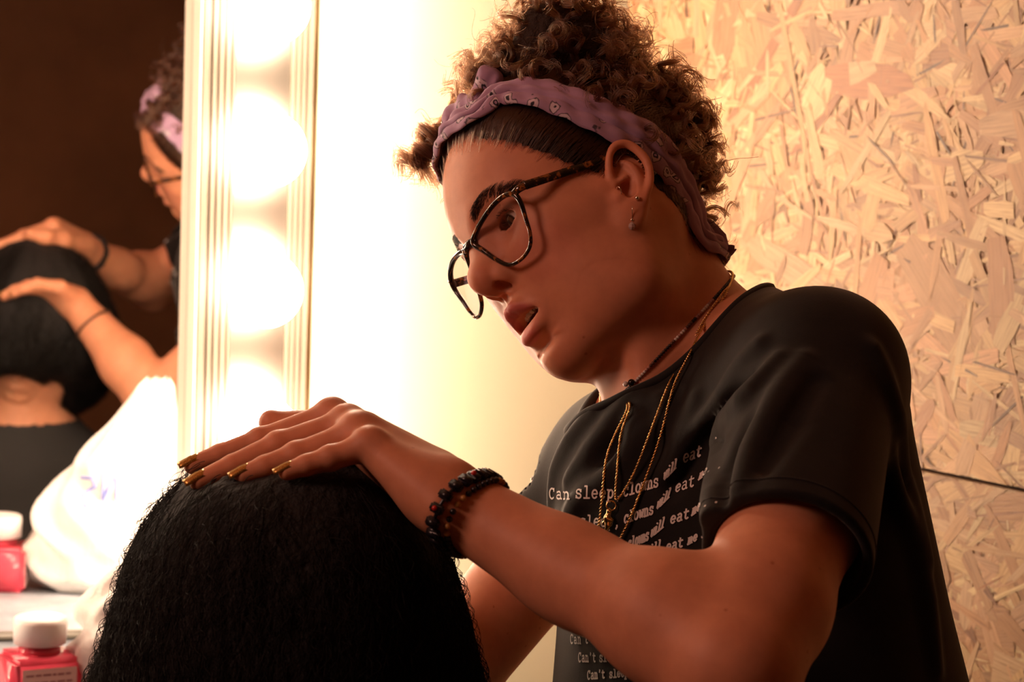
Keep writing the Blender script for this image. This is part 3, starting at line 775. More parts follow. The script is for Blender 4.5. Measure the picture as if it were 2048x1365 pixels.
# openings: neck, sleeves
NAX = NK1 - NK0; NAX /= np.linalg.norm(NAX)
nk = np.array([C(1522, 584, 1.79), C(1445, 702, 1.688), C(1288, 806, 1.688)])
a_, b_ = nk[1] - nk[0], nk[2] - nk[0]; nn = np.cross(a_, b_)
cc = nk[0] + (np.cross(nn, a_) * (b_ @ b_) + np.cross(b_, nn) * (a_ @ a_)) / (2 * (nn @ nn))
nn /= np.linalg.norm(nn); nn *= np.sign(nn @ (HT - nk[0])); NSC = cc + nn * .045; NSR = np.linalg.norm(nk[0] - NSC)
print('neck sphere', NSR, np.linalg.norm(cc - nk[0]), [np.linalg.norm(C(*q) - NSC) - NSR for q in ((1640, 590, 1.62), (1235, 800, 1.86), (1560, 600, 1.72))])
shirt.sph(NSC, NSR, .004, 's')
shirt.rc(NK0 - NAX * .02, C(1386, 740, 1.763), .058, .0585, .004, 's')
AX1 = C(1565, 1180, 1.455) - NS; AX1 /= np.linalg.norm(AX1); HM1 = C(1574, 1118, 1.478)
shirt.plane(HM1, AX1, HM1 - .095, HM1 + .095, .003)
shirt.rc(HM1 - AX1 * .022, HM1 + AX1 * .05, .0450, .0485, .004, 's')
AX2 = C(1085, 1115, 1.905) - FS; AX2 /= np.linalg.norm(AX2); HM2 = C(1122, 1040, 1.892)
shirt.plane(HM2, AX2, HM2 - .085, HM2 + .085, .003); shirt.rc(HM2 - AX2 * .02, HM2 + AX2 * .05, .0445, .0460, .004, 's')
zb = C(1500, 1690, 1.73)[2]
Vs, Qs = shirt.mesh(np.minimum(C(1040, 1720, 1.9), C(1040, 560, 1.4)) - .04, np.maximum(C(1960, 540, 1.75), C(1960, 1700, 1.95)) + .06, .0034, 0)
Vs, Qs = subdiv(Vs, Qs); Vs = shirt.snap(Vs, 2)
t = NT('black_jersey'); oc = t.coord('Object')
t.set(Base_Color=t.ramp(t.noise(oc, 40, 4), [(.3, (.0055, .0050, .0046)), (.7, (.0095, .0088, .0080))]), Roughness=.82, Sheen_Weight=.12, Sheen_Roughness=.45, Sheen_Tint=(1, .9, .8, 1), Specular_IOR_Level=.25)
t.bump(t.noise(oc, 900, 3, .6), .25, .0006)
tshirt = mesh_obj('tshirt', Vs, Qs, t.m, person); tshirt['label'] = 'black t-shirt printed with repeated lines of white typewriter text'
print('shirt', len(Vs))
SHB = BVHTree.FromPolygons([tuple(v) for v in Vs], [tuple(map(int, q)) for q in Qs])
def ray_shirt(px, py):
    d = Vector(C(px, py, 1.0) - CAM).normalized(); h = SHB.ray_cast(Vector(CAM), d)
    return h[0], h[1]
# hem band, shoulder seam and neck rib as raised stitched cords
def seam_cord(name, loop, r, closed=True, n=8):
    return MB().tube(loop, r, n, closed).build(name, t.m, tshirt)
def ring_on(S, o, ax, r0, off, n=72, up=None, iso=0.0):
    """closed ring: section of a surface by the plane through o across ax, marched outwards"""
    ax = np.array(ax, float); ax /= np.linalg.norm(ax); u = np.cross(ax, up if up is not None else (.3, .2, .9)); u /= np.linalg.norm(u); v = np.cross(ax, u)
    a = np.linspace(0, 2 * math.pi, n, endpoint=False); D_ = u * np.cos(a)[:, None] + v * np.sin(a)[:, None]; s_ = np.full(n, r0)
    for _ in range(60): s_ = s_ + np.clip(iso - S.eval(o + D_ * s_[:, None]), -.02, .02) * .7
    return o + D_ * (s_ + off)[:, None], D_
lp, _ = ring_on(shirt, HM1 - AX1 * .013, AX1, .056, -.0004, 80); seam_cord('hem_stitch', lp, .0011)
nl = []
for a in np.linspace(0, 2 * math.pi, 110, endpoint=False):
    u_ = np.cross(nn, (.3, .2, .9)); u_ /= np.linalg.norm(u_); v_ = np.cross(nn, u_); dd = u_ * math.cos(a) + v_ * math.sin(a)
    # outermost cloth edge of the neck hole: sweep down the sphere until cloth begins outside it
    th_ = np.linspace(.35, 3.0, 300); q_ = NSC + (NSR + .0012) * (nn * np.cos(th_)[:, None] + dd * np.sin(th_)[:, None])
    i_ = np.flatnonzero(shirt.eval(q_) < 0); nl.append(q_[i_[0]] if len(i_) else q_[150])
nl = np.array(nl); k_ = np.array([.25, .5, .25])
for _ in range(6): nl = .25 * np.roll(nl, 1, 0) + .5 * nl + .25 * np.roll(nl, -1, 0)
seam_cord('neck_rib', nl, .0038)
NECKLINE = nl

# ---- typewriter lettering, stroke by stroke, laid on the cloth
def arc(cx, cy, rx, ry, a0, a1, n=10): return [(cx + rx * math.cos(math.radians(a)), cy + ry * math.sin(math.radians(a))) for a in np.linspace(a0, a1, n)]
GL = {  # strokes in a cell 1 wide, x-height 1, caps 1.4
 'C': [arc(.5, .70, .38, .70, 50, 310), [(.78, 1.02), (.80, 1.38)]],
 'a': [[(.18, .88)] + arc(.45, .72, .27, .28, 100, 0)[1:] + [(.72, .08), (.90, .04)], arc(.44, .28, .30, .27, 60, 360, 12) + [(.72, .35)]],
 'n': [[(.06, .98), (.22, .98), (.22, .03)], arc(.49, .66, .27, .32, 170, 0) + [(.76, .03)], [(.06, .03), (.40, .03)], [(.60, .03), (.94, .03)]],
 "'": [[(.52, 1.42), (.46, 1.05)]],
 't': [[(.36, 1.32), (.36, .28)] + arc(.60, .26, .24, .24, 190, 320), [(.10, .96), (.78, .96)]],
 's': [[(.78, .95), (.78, .74)], arc(.48, .74, .28, .25, 20, 230) + arc(.50, .26, .30, .25, 60, -160), [(.18, .05), (.18, .28)]],
 'l': [[(.22, 1.38), (.50, 1.38), (.50, .03)], [(.14, .03), (.88, .03)]],
 'e': [[(.16, .52), (.84, .52)] + arc(.5, .5, .34, .48, 5, 320, 16)],
 'p': [[(.04, .98), (.22, .98), (.22, -.42)], arc(.50, .50, .30, .48, 150, -150, 14), [(.04, -.42), (.44, -.42)]],
 ',': [[(.50, .16), (.54, .02), (.38, -.28)]],
 'c': [arc(.52, .50, .36, .49, 45, 318, 14), [(.80, .72), (.80, .96)]],
 'o': [arc(.5, .5, .36, .48, 0, 360, 18)],
 'w': [[(.10, .96), (.28, .04), (.50, .78), (.72, .04), (.90, .96)], [(.0, .96), (.28, .96)], [(.72, .96), (1.0, .96)]],
 'i': [[(.24, .96), (.50, .96), (.50, .03)], [(.14, .03), (.88, .03)], [(.47, 1.30), (.53, 1.34)]],
 'm': [[(.02, .97), (.14, .97), (.14, .03)], arc(.32, .70, .17, .27, 170, 0, 7) + [(.49, .03)], arc(.67, .70, .17, .27, 170, 0, 7) + [(.84, .03)], [(.0, .03), (.26, .03)], [(.40, .03), (.60, .03)], [(.74, .03), (.98, .03)]],
 '.': [[(.44, .04), (.56, .12)]],
}
txV, txF = [], []
sleeve_only = Sdf(); sleeve_only.rc(C(1640, 748, 1.62), C(1562, 1180, 1.455), .052, .0530, .01)
def put_word(word, x0, y0, x1, y1, xh, slant=0.0, wd=.00062):
    n = len(word)
    for i, ch in enumerate(word):
        if ch not in GL: continue
        bx, by = x0 + (x1 - x0) * i / n, y0 + (y1 - y0) * i / n; ex, ey = (x1 - x0) / n * .92, (y1 - y0) / n * .92
        for st in GL[ch]:
            P2 = np.array(st, float); pts = []
            for a, b in zip(P2[:-1], P2[1:]):
                m = max(2, int(np.hypot(*((b - a) * (abs(ex), xh))) / 1.2) + 1); pts += [a + (b - a) * q for q in np.linspace(0, 1, m, endpoint=False)]
            pts.append(P2[-1]); W = []; N = []
            for gx, gy in pts:
                h, nn_ = ray_shirt(bx + ex * gx + slant * gy * xh, by + ey * gx - xh * gy)
                if h is None or (ch != '.' and sleeve_only.eval(np.array(h)[None])[0] < .005): continue
                W.append(np.array(h)); N.append(np.array(nn_))
            if len(W) < 2: continue
            W = np.array(W); N = np.array(N); T = np.gradient(W, axis=0); T /= np.linalg.norm(T, axis=1)[:, None] + 1e-9
            S_ = np.cross(N, T); S_ /= np.linalg.norm(S_, axis=1)[:, None] + 1e-9
            W = W + N * .0007; W[0] -= T[0] * wd * .7; W[-1] += T[-1] * wd * .7; b0 = len(txV)
            for w_, s_ in zip(W, S_): txV.append(w_ - s_ * wd); txV.append(w_ + s_ * wd)
            for q in range(len(W) - 1):
                if np.linalg.norm(W[q + 1] - W[q]) < .0028: txF.append((b0 + 2 * q, b0 + 2 * q + 2, b0 + 2 * q + 3, b0 + 2 * q + 1))
WORDS = [("Can", 1099, 998, 1142, 1000, 15), ("sleep,", 1151, 997, 1246, 997, 17, .05), ("clowns", 1247, 995, 1319, 973, 17, .05), ("will", 1327, 962, 1352, 935, 15, .2), ("eat", 1364, 926, 1405, 911, 17, .1), (".", 1428, 880, 1440, 875, 16),
 ("Can", 1112, 1048, 1142, 1051, 13), ("sleep,", 1160, 1053, 1242, 1054, 16, .05), ("clowns", 1248, 1048, 1308, 1028, 16, .08), ("will", 1313, 1021, 1339, 995, 16, .25), ("eat", 1350, 987, 1391, 972, 16, .12), ("me", 1398, 961, 1414, 948, 13, .3), (".", 1413, 948, 1424, 944, 15), (".", 1434, 941, 1446, 936, 15),
 ("Can't", 1112, 1100, 1165, 1106, 15), ("sleep,", 1174, 1107, 1250, 1104, 16), ("clowns", 1256, 1099, 1298, 1080, 16, .1), ("will", 1301, 1077, 1328, 1054, 16, .22), ("eat", 1340, 1049, 1380, 1036, 15, .12), ("me", 1384, 1032, 1402, 1019, 14, .2), (".", 1406, 1017, 1417, 1013, 15), (".", 1427, 1010, 1438, 1006, 15),
 ("clowns", 1240, 1140, 1284, 1122, 15, .1), ("will", 1291, 1117, 1322, 1100, 16, .15), ("eat", 1332, 1104, 1368, 1093, 14, .1), ("me", 1376, 1090, 1396, 1080, 13, .15), (".", 1400, 1078, 1411, 1074, 14),
 ("Can't", 1118, 1205, 1170, 1207, 14), ("sleep,", 1180, 1207, 1250, 1202, 14), ("clowns", 1262, 1198, 1330, 1188, 14),
 ("Can't", 1128, 1250, 1174, 1250, 14), ("sleep,", 1182, 1250, 1250, 1246, 14), ("clowns", 1262, 1243, 1330, 1236, 14),
 ("Can't", 1142, 1288, 1179, 1287, 13), ("sleep,", 1186, 1287, 1240, 1285, 13), ("clowns", 1252, 1284, 1310, 1276, 12),
 ("Can't", 1158, 1325, 1194, 1324, 13), ("sleep,", 1200, 1324, 1246, 1321, 13), ("clowns", 1256, 1318, 1308, 1310, 12),
 ("Can't", 1176, 1360, 1212, 1357, 12), ("sleep,", 1220, 1357, 1266, 1352, 12), ("clowns", 1278, 1346, 1320, 1337, 12), ("will", 1300, 1366, 1330, 1362, 12), ("eat", 1345, 1362, 1370, 1358, 11)]
M_ink = simple('white_print', (.74, .71, .67), .75)
for wv in WORDS:
    txV.clear(); txF.clear(); put_word(*wv)
    if txF: mesh_obj('printed_word', txV, txF, M_ink, tshirt, False)

# ------------------------------------------------------------------ trousers and shoes (below the frame)
tr = Sdf(); hipc = C(1540, 1710, 1.735)
hipc2 = np.array([hipc[0], hipc[1], .93])
for s in (1, -1):
    off = np.array([-.03 * s, -.075 * s, 0]); a = hipc2 + off
    tr.rc(a, a + (.01, 0, -.42), .088, .060, .05); tr.rc(a + (.01, 0, -.42), a + (.02, 0, -.86), .060, .050, .02)
tr.rc(hipc2 + (0, 0, .10), hipc2, .108, .115, .06)
Vt, Qt = tr.mesh(hipc2 + (-.25, -.3, -.95), hipc2 + (.25, .3, .22), .008)
mesh_obj('trousers', Vt, Qt, simple('dark_denim', (.02, .022, .03), .8), person)
for s in (1, -1):
    a = hipc2 + (.02 - .03 * s, -.075 * s, 0); sh = Sdf()
    sh.rc((a[0] + .03, a[1], .045), (a[0] - .15, a[1] + .02, .035), .044, .034, .02); sh.rc((a[0] + .01, a[1], .10), (a[0] + .01, a[1], .05), .045, .045, .02)
    sh.plane((a[0], a[1], .002), (0, 0, -1), (a[0] - .3, a[1] - .2, -.1), (a[0] + .2, a[1] + .2, .1))
    Vh, Qh = sh.mesh((a[0] - .25, a[1] - .1, -.01), (a[0] + .12, a[1] + .12, .17), .006); mesh_obj('shoe', Vh, Qh, simple('black_leather', (.015, .013, .012), .5), person)
# ------------------------------------------------------------------ stylist: hair under and over the headscarf
def hl_x(z): return np.interp(z, [-.06, -.03, .0, .008, .018, .027, .05, .0695, .085, .10, .13], [-.040, -.030, -.016, .0225, .0300, .0420, .0600, .0735, .0805, .0805, .062])
HVn = V
Lh = HL(HVn)
ear_d = np.sqrt((((np.abs(Lh * (0, 1, 0)) + Lh * (1, 0, 1)) - (.004, .081, .003)) / (.022, .016, .032)) ** 2 @ np.ones(3))
depth_in = np.clip((hl_x(Lh[:, 2]) + .0014 * np.sin(Lh[:, 1] * 900) * np.cos(Lh[:, 2] * 700) - Lh[:, 0]) / .024, 0, 1) * np.clip((Lh[:, 2] + .052 - .25 * np.abs(Lh[:, 1])) / .012, 0, 1) * np.clip((ear_d - 1) / .12, 0, 1)
depth_in[(np.abs(Lh[:, 1]) > .079)] = 0
cap_in = depth_in - .22 * (Lh[:, 2] > .012)
keep = cap_in[Q].min(1) > 0.0
q_ = Q[keep]; used = np.unique(q_); remap = -np.ones(len(HVn), int); remap[used] = np.arange(len(used))
capV = HVn[used] + body.grad(HVn[used]) * (.0002 + .0037 * np.clip(cap_in[used] * 1.3, 0, 1))[:, None]
hair = mesh_obj('hair', capV, remap[q_], simple('scalp_hair', (.014, .007, .004), .8, bump=(700, .4, .001), Specular_IOR_Level=.15), person)
RS = np.random.default_rng(33)
def slick():
    """hair combed back tight under the scarf"""
    rawd = (hl_x(Lh[:, 2]) + .0055 - Lh[:, 0]) ; bare = (depth_in == 0) & (rawd > 0) & (rawd < .0055) & (Lh[:, 2] > .016) & (ear_d > 1.1) & (np.abs(Lh[:, 1]) < .079)
    cand = np.concatenate([np.flatnonzero(depth_in > .0), RS.choice(np.flatnonzero(bare), min(120, bare.sum()), replace=False)]); pr_ = np.where(depth_in[cand] < .35, 7.0, 1.0); pick = RS.choice(cand, 11000, p=pr_ / pr_.sum()); P0 = HVn[pick]; l = Lh[pick]; n = len(P0)
    sg = np.sign(l[:, 1] + 1e-6)
    front = (l[:, 2] > .012)
    d = np.where(front[:, None], np.stack([-np.ones(n), sg * .12 + RS.normal(0, .07, n), .22 + .34 * np.clip(l[:, 0] / .08, 0, 1) + RS.normal(0, .09, n)], 1), np.stack([-.35 + RS.normal(0, .1, n), RS.normal(0, .12, n), np.ones(n)], 1))
    d /= np.linalg.norm(d, axis=1)[:, None]; D_ = d @ MLOC; pts = []; p = P0.copy(); L_ = RS.uniform(.018, .055, n); m = 9
    d0_ = depth_in[pick]; ex_ = RS.uniform(0, .0009, n)
    for k in range(m):
        g = body.grad(p); q = p + g * (.0004 + .0038 * np.clip(d0_ - .15 + L_ * k / (m - 1) / .016, 0, 1) + ex_ * min(1, k / 3))[:, None]; pts.append(q)
        t_ = D_ - g * (D_ * g).sum(1)[:, None]; t_ /= np.linalg.norm(t_, axis=1)[:, None] + 1e-9
        p = p + t_ * (L_ / (m - 1))[:, None]; p = p - body.eval(p)[:, None] * body.grad(p)
    A = np.stack(pts, 1); return [a for a in A]
add_strands('combed_hair', slick(), .00008, .00024, M_hair_dk, hair)

bpx = [(948, 222), (1000, 184), (1075, 182), (1150, 205), (1225, 240), (1300, 282), (1352, 340), (1388, 405), (1408, 468)]
hd_ = np.array([C(x, y, 1.0) - CAM for x, y in bpx]); hd_ /= np.linalg.norm(hd_, axis=1)[:, None]
headonly = Sdf(); head_sdf(headonly, H, MLOC)
class Off:                                                # surface a little outside another one
    def __init__(s, S, o): s.S, s.o = S, o
    def eval(s, P): return s.S.eval(P) - s.o
    def grad(s, P): return s.S.grad(P)
    trace = Sdf.trace; snap = Sdf.snap
sk = Sdf()
for c, r, k in (((-.004, 0, .052), (.092, .075, .086), .01), ((.0405, 0, .034), (.0555, .063, .071), .03)): sk.ell(H(c), r, MLOC, k)
sk.rc(NK0, NK1, .047, .05, .03)
bp = Sdf.trace(Off(sk, .008), CAM, hd_)
bl = HL(bp); bl = bl[bl[:, 1] > .006]; print('scarf', bl.round(3).tolist())
top = np.array([bl[0, 0] + .004, 0, bl[0, 2] + .004]); nap = np.array([bl[-1, 0] - .012, 0, bl[-1, 2] - .010])
loopc = [top] + [p for p in bl] + [nap] + [p * (1, -1, 1) for p in bl[::-1]]
SP = cr([H(p) for p in loopc], 24, True)
for _ in range(3): SP = .25 * np.roll(SP, 1, 0) + .5 * SP + .25 * np.roll(SP, -1, 0)
sgl = np.linalg.norm(np.roll(SP, -1, 0) - SP, axis=1); cm_ = np.concatenate([[0], np.cumsum(sgl)]); SPc = np.vstack([SP, SP[:1]]); s160 = np.linspace(0, cm_[-1], 160, endpoint=False)
SP = np.stack([np.interp(s160, cm_, SPc[:, i]) for i in range(3)], 1)
ctr = SP.mean(0); nb = np.linalg.svd(SP - ctr)[2][2]
if nb @ (np.array([1, 0, 0]) @ MLOC) < 0: nb = -nb       # nb points to the forehead

# pile of curls on top
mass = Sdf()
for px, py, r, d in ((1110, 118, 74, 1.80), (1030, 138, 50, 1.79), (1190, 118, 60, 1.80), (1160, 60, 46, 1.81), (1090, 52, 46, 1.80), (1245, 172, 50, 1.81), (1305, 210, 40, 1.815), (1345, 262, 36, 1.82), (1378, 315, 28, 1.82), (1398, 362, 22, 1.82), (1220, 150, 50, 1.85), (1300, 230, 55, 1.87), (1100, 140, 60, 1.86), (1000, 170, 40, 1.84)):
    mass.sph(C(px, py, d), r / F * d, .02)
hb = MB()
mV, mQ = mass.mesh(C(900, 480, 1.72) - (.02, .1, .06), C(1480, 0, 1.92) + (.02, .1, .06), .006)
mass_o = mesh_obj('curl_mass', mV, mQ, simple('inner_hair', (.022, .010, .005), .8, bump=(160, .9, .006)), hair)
def curl(a, b, bulge, rad, turns, n, spread=.0016, m=34, out=None, taper=.75, loose=.0):
    a, b, bulge = (np.array(v, float) for v in (a, b, bulge)); t = np.linspace(0, 1, m); L0 = np.linalg.norm(b - a)
    path = a + (b - a) * t[:, None] + bulge * np.sin(math.pi * t)[:, None]
    ax = b - a; ax /= np.linalg.norm(ax) + 1e-9; u = np.cross(ax, RS.normal(size=3)); u /= np.linalg.norm(u); v = np.cross(ax, u); ph = RS.uniform(0, 6.28); hd = RS.choice([-1, 1])
    for k in range(n):
        pj = ph + RS.normal(0, .22); rj = rad * RS.uniform(.75, 1.2); tj = turns * RS.uniform(.94, 1.07); o = RS.normal(0, spread, 3); cut = RS.uniform(.55, 1.0)
        an = pj + hd * 2 * math.pi * tj * t; rr = rj * np.clip(t * 3.2, .12, 1) * (1 - (1 - taper) * t)
        fr = RS.normal(0, 1, 3) * loose
        q = path + rr[:, None] * (u * np.cos(an)[:, None] + v * np.sin(an)[:, None]) + o * (.35 + t)[:, None] + fr * (t ** 2)[:, None]
        out.append(q[:max(6, int(m * cut))])
S1 = []; S2 = []; Z = np.zeros(3)
def cp(p0, p1, rad, turns, n, d0=1.79, d1=None, bl=(0, 0), sp=.0014, loose=0.0, out=S2):
    n = int(n * 1.5); curl(C(*p0, d0), C(*p1, d1 or d0), CD((bl[0] / F * d0, -bl[1] / F * d0, 0)), rad, turns, n, sp, out=out, loose=loose)
for a in (((910, 245), (785, 340), .0100, 2.2, 46), ((900, 262), (815, 362), .0105, 1.8, 34), ((930, 215), (850, 300), .0085, 2.0, 46), ((900, 270), (862, 350), .0080, 1.5, 30), ((885, 290), (795, 310), .0095, 1.2, 18), ((880, 270), (830, 330), .0085, 1.4, 40), ((890, 285), (800, 335), .0105, 1.5, 44), ((895, 250), (820, 290), .0110, 1.3, 40), ((885, 310), (845, 375), .0100, 1.2, 30), ((880, 290), (790, 352), .0085, 1.8, 34), ((925, 235), (880, 290), .0060, 1.8, 30)):
    cp(*a, d0=1.825, d1=1.83, loose=.0018)
cp((895, 340), (862, 398), .0065, .9, 4, 1.83, sp=.0006); cp((905, 380), (885, 415), .003, .6, 3, 1.80, sp=.0005); cp((900, 235), (828, 235), .0080, 1.1, 7, 1.83, sp=.0006); cp((905, 200), (860, 250), .006, .8, 6, 1.83, sp=.0008)
for a in (((985, 150), (905, 105), .0080, 1.9, 34), ((970, 140), (898, 150), .0085, 1.5, 26), ((1005, 110), (950, 85), .0070, 1.5, 30), ((960, 165), (915, 165), .0065, 1.3, 18), ((1010, 125), (960, 110), .006, 1.6, 30), ((1000, 160), (925, 130), .006, 2, 26)):
    cp(*a, d0=1.80, loose=.0018)
for a in (((1060, 70), (1085, -15), .0095, 1.5, 26), ((1110, 50), (1130, -25), .0100, 1.4, 26), ((1150, 50), (1185, -10), .0100, 1.4, 26), ((1190, 70), (1205, -5), .0090, 1.3, 24), ((1040, 80), (1050, 5), .008, 1.4, 22), ((1200, 90), (1235, 30), .008, 1.3, 22), ((1130, 30), (1060, -10), .009, 1.2, 22)):
    cp(*a, d0=1.80, loose=.003)
cp((1020, 85), (988, -20), .0028, .8, 5, 1.80, sp=.0006)
for a in (((1225, 100), (1320, 115), .0100, 1.6, 12), ((1270, 150), (1400, 125), .0105, 1.5, 9), ((1290, 150), (1385, 95), .0110, 1.3, 6), ((1310, 160), (1412, 140), .0070, .9, 5), ((1240, 120), (1300, 75), .009, 1.2, 9), ((1320, 170), (1365, 205), .0095, 1.1, 8), ((1230, 90), (1275, 60), .008, 1.2, 8)):
    cp(*a, d0=1.81, sp=.0013, loose=.003)
cp((1330, 150), (1345, 110), .0080, .75, 22, 1.80, sp=.0012)
for a in (((1380, 225), (1442, 258), .0050, 1.5, 60), ((1370, 240), (1430, 240), .0060, 1.4, 50), ((1390, 255), (1440, 280), .0050, 1.3, 40), ((1400, 280), (1438, 330), .0055, 1.3, 34), ((1405, 300), (1432, 400), .0058, 1.6, 60), ((1400, 330), (1420, 398), .0055, 1.4, 50), ((1350, 190), (1395, 235), .0065, 1.5, 50), ((1405, 270), (1420, 360), .0060, 1.6, 50)):
    cp(*a, d0=1.815, loose=.0014)
for a, dd_ in ((((1075, 165), (1086, 262), .0040, 1.3, 20), 1.762), (((1030, 180), (1012, 258), .0060, .8, 9), 1.762), (((1000, 195), (1030, 262), .005, .9, 7), 1.758), (((1195, 165), (1228, 258), .0050, .9, 26), 1.735), (((1125, 150), (1172, 208), .0060, 1.3, 40), 1.750),
                 (((1050, 160), (1060, 218), .006, 1.2, 30), 1.762), (((1095, 165), (1130, 215), .0055, 1.2, 34), 1.755), (((965, 280), (975, 312), .003, .7, 5), 1.745), (((1160, 150), (1195, 195), .006, 1.2, 40), 1.745), (((1215, 185), (1262, 225), .0055, 1.2, 34), 1.735)):
    cp(*a, d0=dd_, sp=.0012)
g_ = mass.grad(mV); cen = C(1180, 190, 1.80)
for i in RS.choice(len(mV), 430):
    p, n = mV[i], g_[i]; dr = RS.normal(0, .7, 3) + n * .62 + np.array([0, 0, .10]); dr /= np.linalg.norm(dr); L_ = RS.uniform(.026, .052)
    curl(p - n * .010, p - n * .006 + dr * L_ * .8 + n * .002, n * RS.uniform(.002, .010), RS.uniform(.0038, .0078), L_ / RS.uniform(.017, .026), RS.integers(18, 34), .0013, 28, S1, loose=.0012)
for i in RS.choice(len(mV), 240):
    p, n = mV[i], g_[i]; dr = n + RS.normal(0, .5, 3); dr /= np.linalg.norm(dr); L_ = RS.uniform(.02, .048)
    curl(p, p + dr * L_, RS.normal(0, .006, 3), RS.uniform(.003, .010), RS.uniform(.5, 1.6), RS.integers(1, 3), .0008, 26, S1, loose=.003)
back_ = np.flatnonzero((depth_in > .9) & (((HVn - ctr) @ nb) < -.014))
for i in RS.choice(back_, 260):
    p = HVn[i]; n = body.grad(p[None])[0]; dr = RS.normal(0, .7, 3) + n * .5; dr /= np.linalg.norm(dr); L_ = RS.uniform(.024, .044)
    curl(p + n * .004, p + n * .008 + dr * L_ * .7, n * RS.uniform(.002, .008), RS.uniform(.0038, .0070), L_ / RS.uniform(.017, .026), RS.integers(16, 28), .0013, 26, S1, loose=.0012)
add_strands('curls', S1, .00028, .00015, M_hair, hair)
add_strands('loose_curls', S2, .00040, .00020, M_hair, hair)
NP_ = np.flatnonzero((depth_in > .03) & (Lh[:, 2] < -.01)); wisps = []
for i in RS.choice(NP_, 420):
    p = HVn[i]; g = body.grad(p[None])[0]; dr = np.array([-.2, RS.normal(0, .25), -1.0]) @ MLOC; q = p + dr * np.linspace(0, RS.uniform(.008, .024), 8)[:, None]; q = body.snap(q, 2, .0006); wisps.append(q + g * np.linspace(0, .0012, 8)[:, None])
add_strands('nape_wisps', wisps, .00018, .00005, M_hair, hair)

# ------------------------------------------------------------------ headscarf
def scarf_ring(off, w, lift):
    """points along the scarf path at signed distance w across it"""
    P = SP.copy(); T = np.roll(P, -1, 0) - np.roll(P, 1, 0); T /= np.linalg.norm(T, axis=1)[:, None]; g = sk.grad(P)
    c = np.cross(T, g); c /= np.linalg.norm(c, axis=1)[:, None]; c *= np.sign((c * nb).sum(1))[:, None]
    P = P + c * np.broadcast_to(w, (160,))[:, None]
    for _ in range(4): P = P - (sk.eval(P) - off)[:, None] * sk.grad(P)
    return P + sk.grad(P) * lift[:, None]
ang = np.linspace(0, 2 * math.pi, 160, endpoint=False); side = np.abs(np.sin(ang / 1.0)); low = (1 - np.cos(ang)) / 2
half = .0085 + .0085 * np.clip(np.sin(np.clip(ang, 0, math.pi)) ** 1.0 + np.clip(-np.sin(ang), 0, 1), 0, 1) - .004 * np.clip(low - .75, 0, 1) * 4
wv = np.linspace(-1, 1, 25); rings = []; uvw = []
for j, wj in enumerate(wv):
    puff = .0045 * (1 - abs(wj) ** 3) - .0040 * math.exp(-((wj - .28) / .10) ** 2) + .0008 * math.sin(9 * wj)
    rip = .0011 * np.sin(ang * 17 + wj * 5) * np.sin(ang * 5 + 1.3 + 2 * wj) + .0008 * np.sin(ang * 31 - 4 * wj)
    rings.append(scarf_ring(.0062, half * wj, puff + rip)); uvw.append(np.stack([ang / 6.283, np.full(160, wj)], 1))
BV = np.vstack(rings); Uw = np.vstack(uvw); m_ = 160
BF = [(j * m_ + k, j * m_ + (k + 1) % m_, (j + 1) * m_ + (k + 1) % m_, (j + 1) * m_ + k) for j in range(24) for k in range(m_)]
t = NT('lavender_scarf')
sw = t.attr('tint'); sep = t.add('ShaderNodeSeparateColor'); t.link(sw.outputs['Color'], sep.inputs[0])       # R along, G across, B border flag
vec = t.add('ShaderNodeCombineXYZ'); t.link(sep.outputs[0], vec.inputs[0]); t.link(sep.outputs[1], vec.inputs[1])
vo = t.add('ShaderNodeTexVoronoi'); vo.inputs['Scale'].default_value = 95; t.link(vec.outputs[0], vo.inputs['Vector'])
wob = t.noise(vec.outputs[0], 160, 2)
dsum = t.add('ShaderNodeMath', operation='MULTIPLY_ADD'); t.link(wob, dsum.inputs[0]); dsum.inputs[1].default_value = .55; t.link(vo.outputs['Distance'], dsum.inputs[2])
pat = t.ramp(dsum.outputs[0], [(.30, (.42, .265, .40)), (.34, (.02, .015, .025)), (.42, (.02, .015, .025)), (.46, (.62, .50, .58)), (.58, (.62, .50, .58)), (.63, (.02, .015, .025)), (.68, (.42, .265, .40))])
pat.node.color_ramp.interpolation = 'LINEAR'
t.set(Base_Color=t.mix(sep.outputs[2], (.42, .265, .40), pat), Roughness=.85, Sheen_Weight=.15)
t.bump(t.noise(t.coord('Object'), 1400, 2), .2, .0005); M_scarf = t.m
scarf = mesh_obj('headscarf', BV, BF, M_scarf, person); scarf['label'] = 'lavender headscarf with black and white paisley border'
bfl = np.where((Uw[:, 1] > .32) | ((ang[None].repeat(25, 0).ravel() > 1.75) & (ang[None].repeat(25, 0).ravel() < 2.05) & (Uw[:, 1] > -.7)) | (np.cos(ang[None].repeat(25, 0).ravel() - .45) > .985), 1.0, 0.0)
color_attr(scarf, np.stack([Uw[:, 0] * .55, (Uw[:, 1] + 1) * .017, bfl], 1))
sol = scarf.modifiers.new('thickness', 'SOLIDIFY'); sol.thickness = .0012; sol.offset = -1
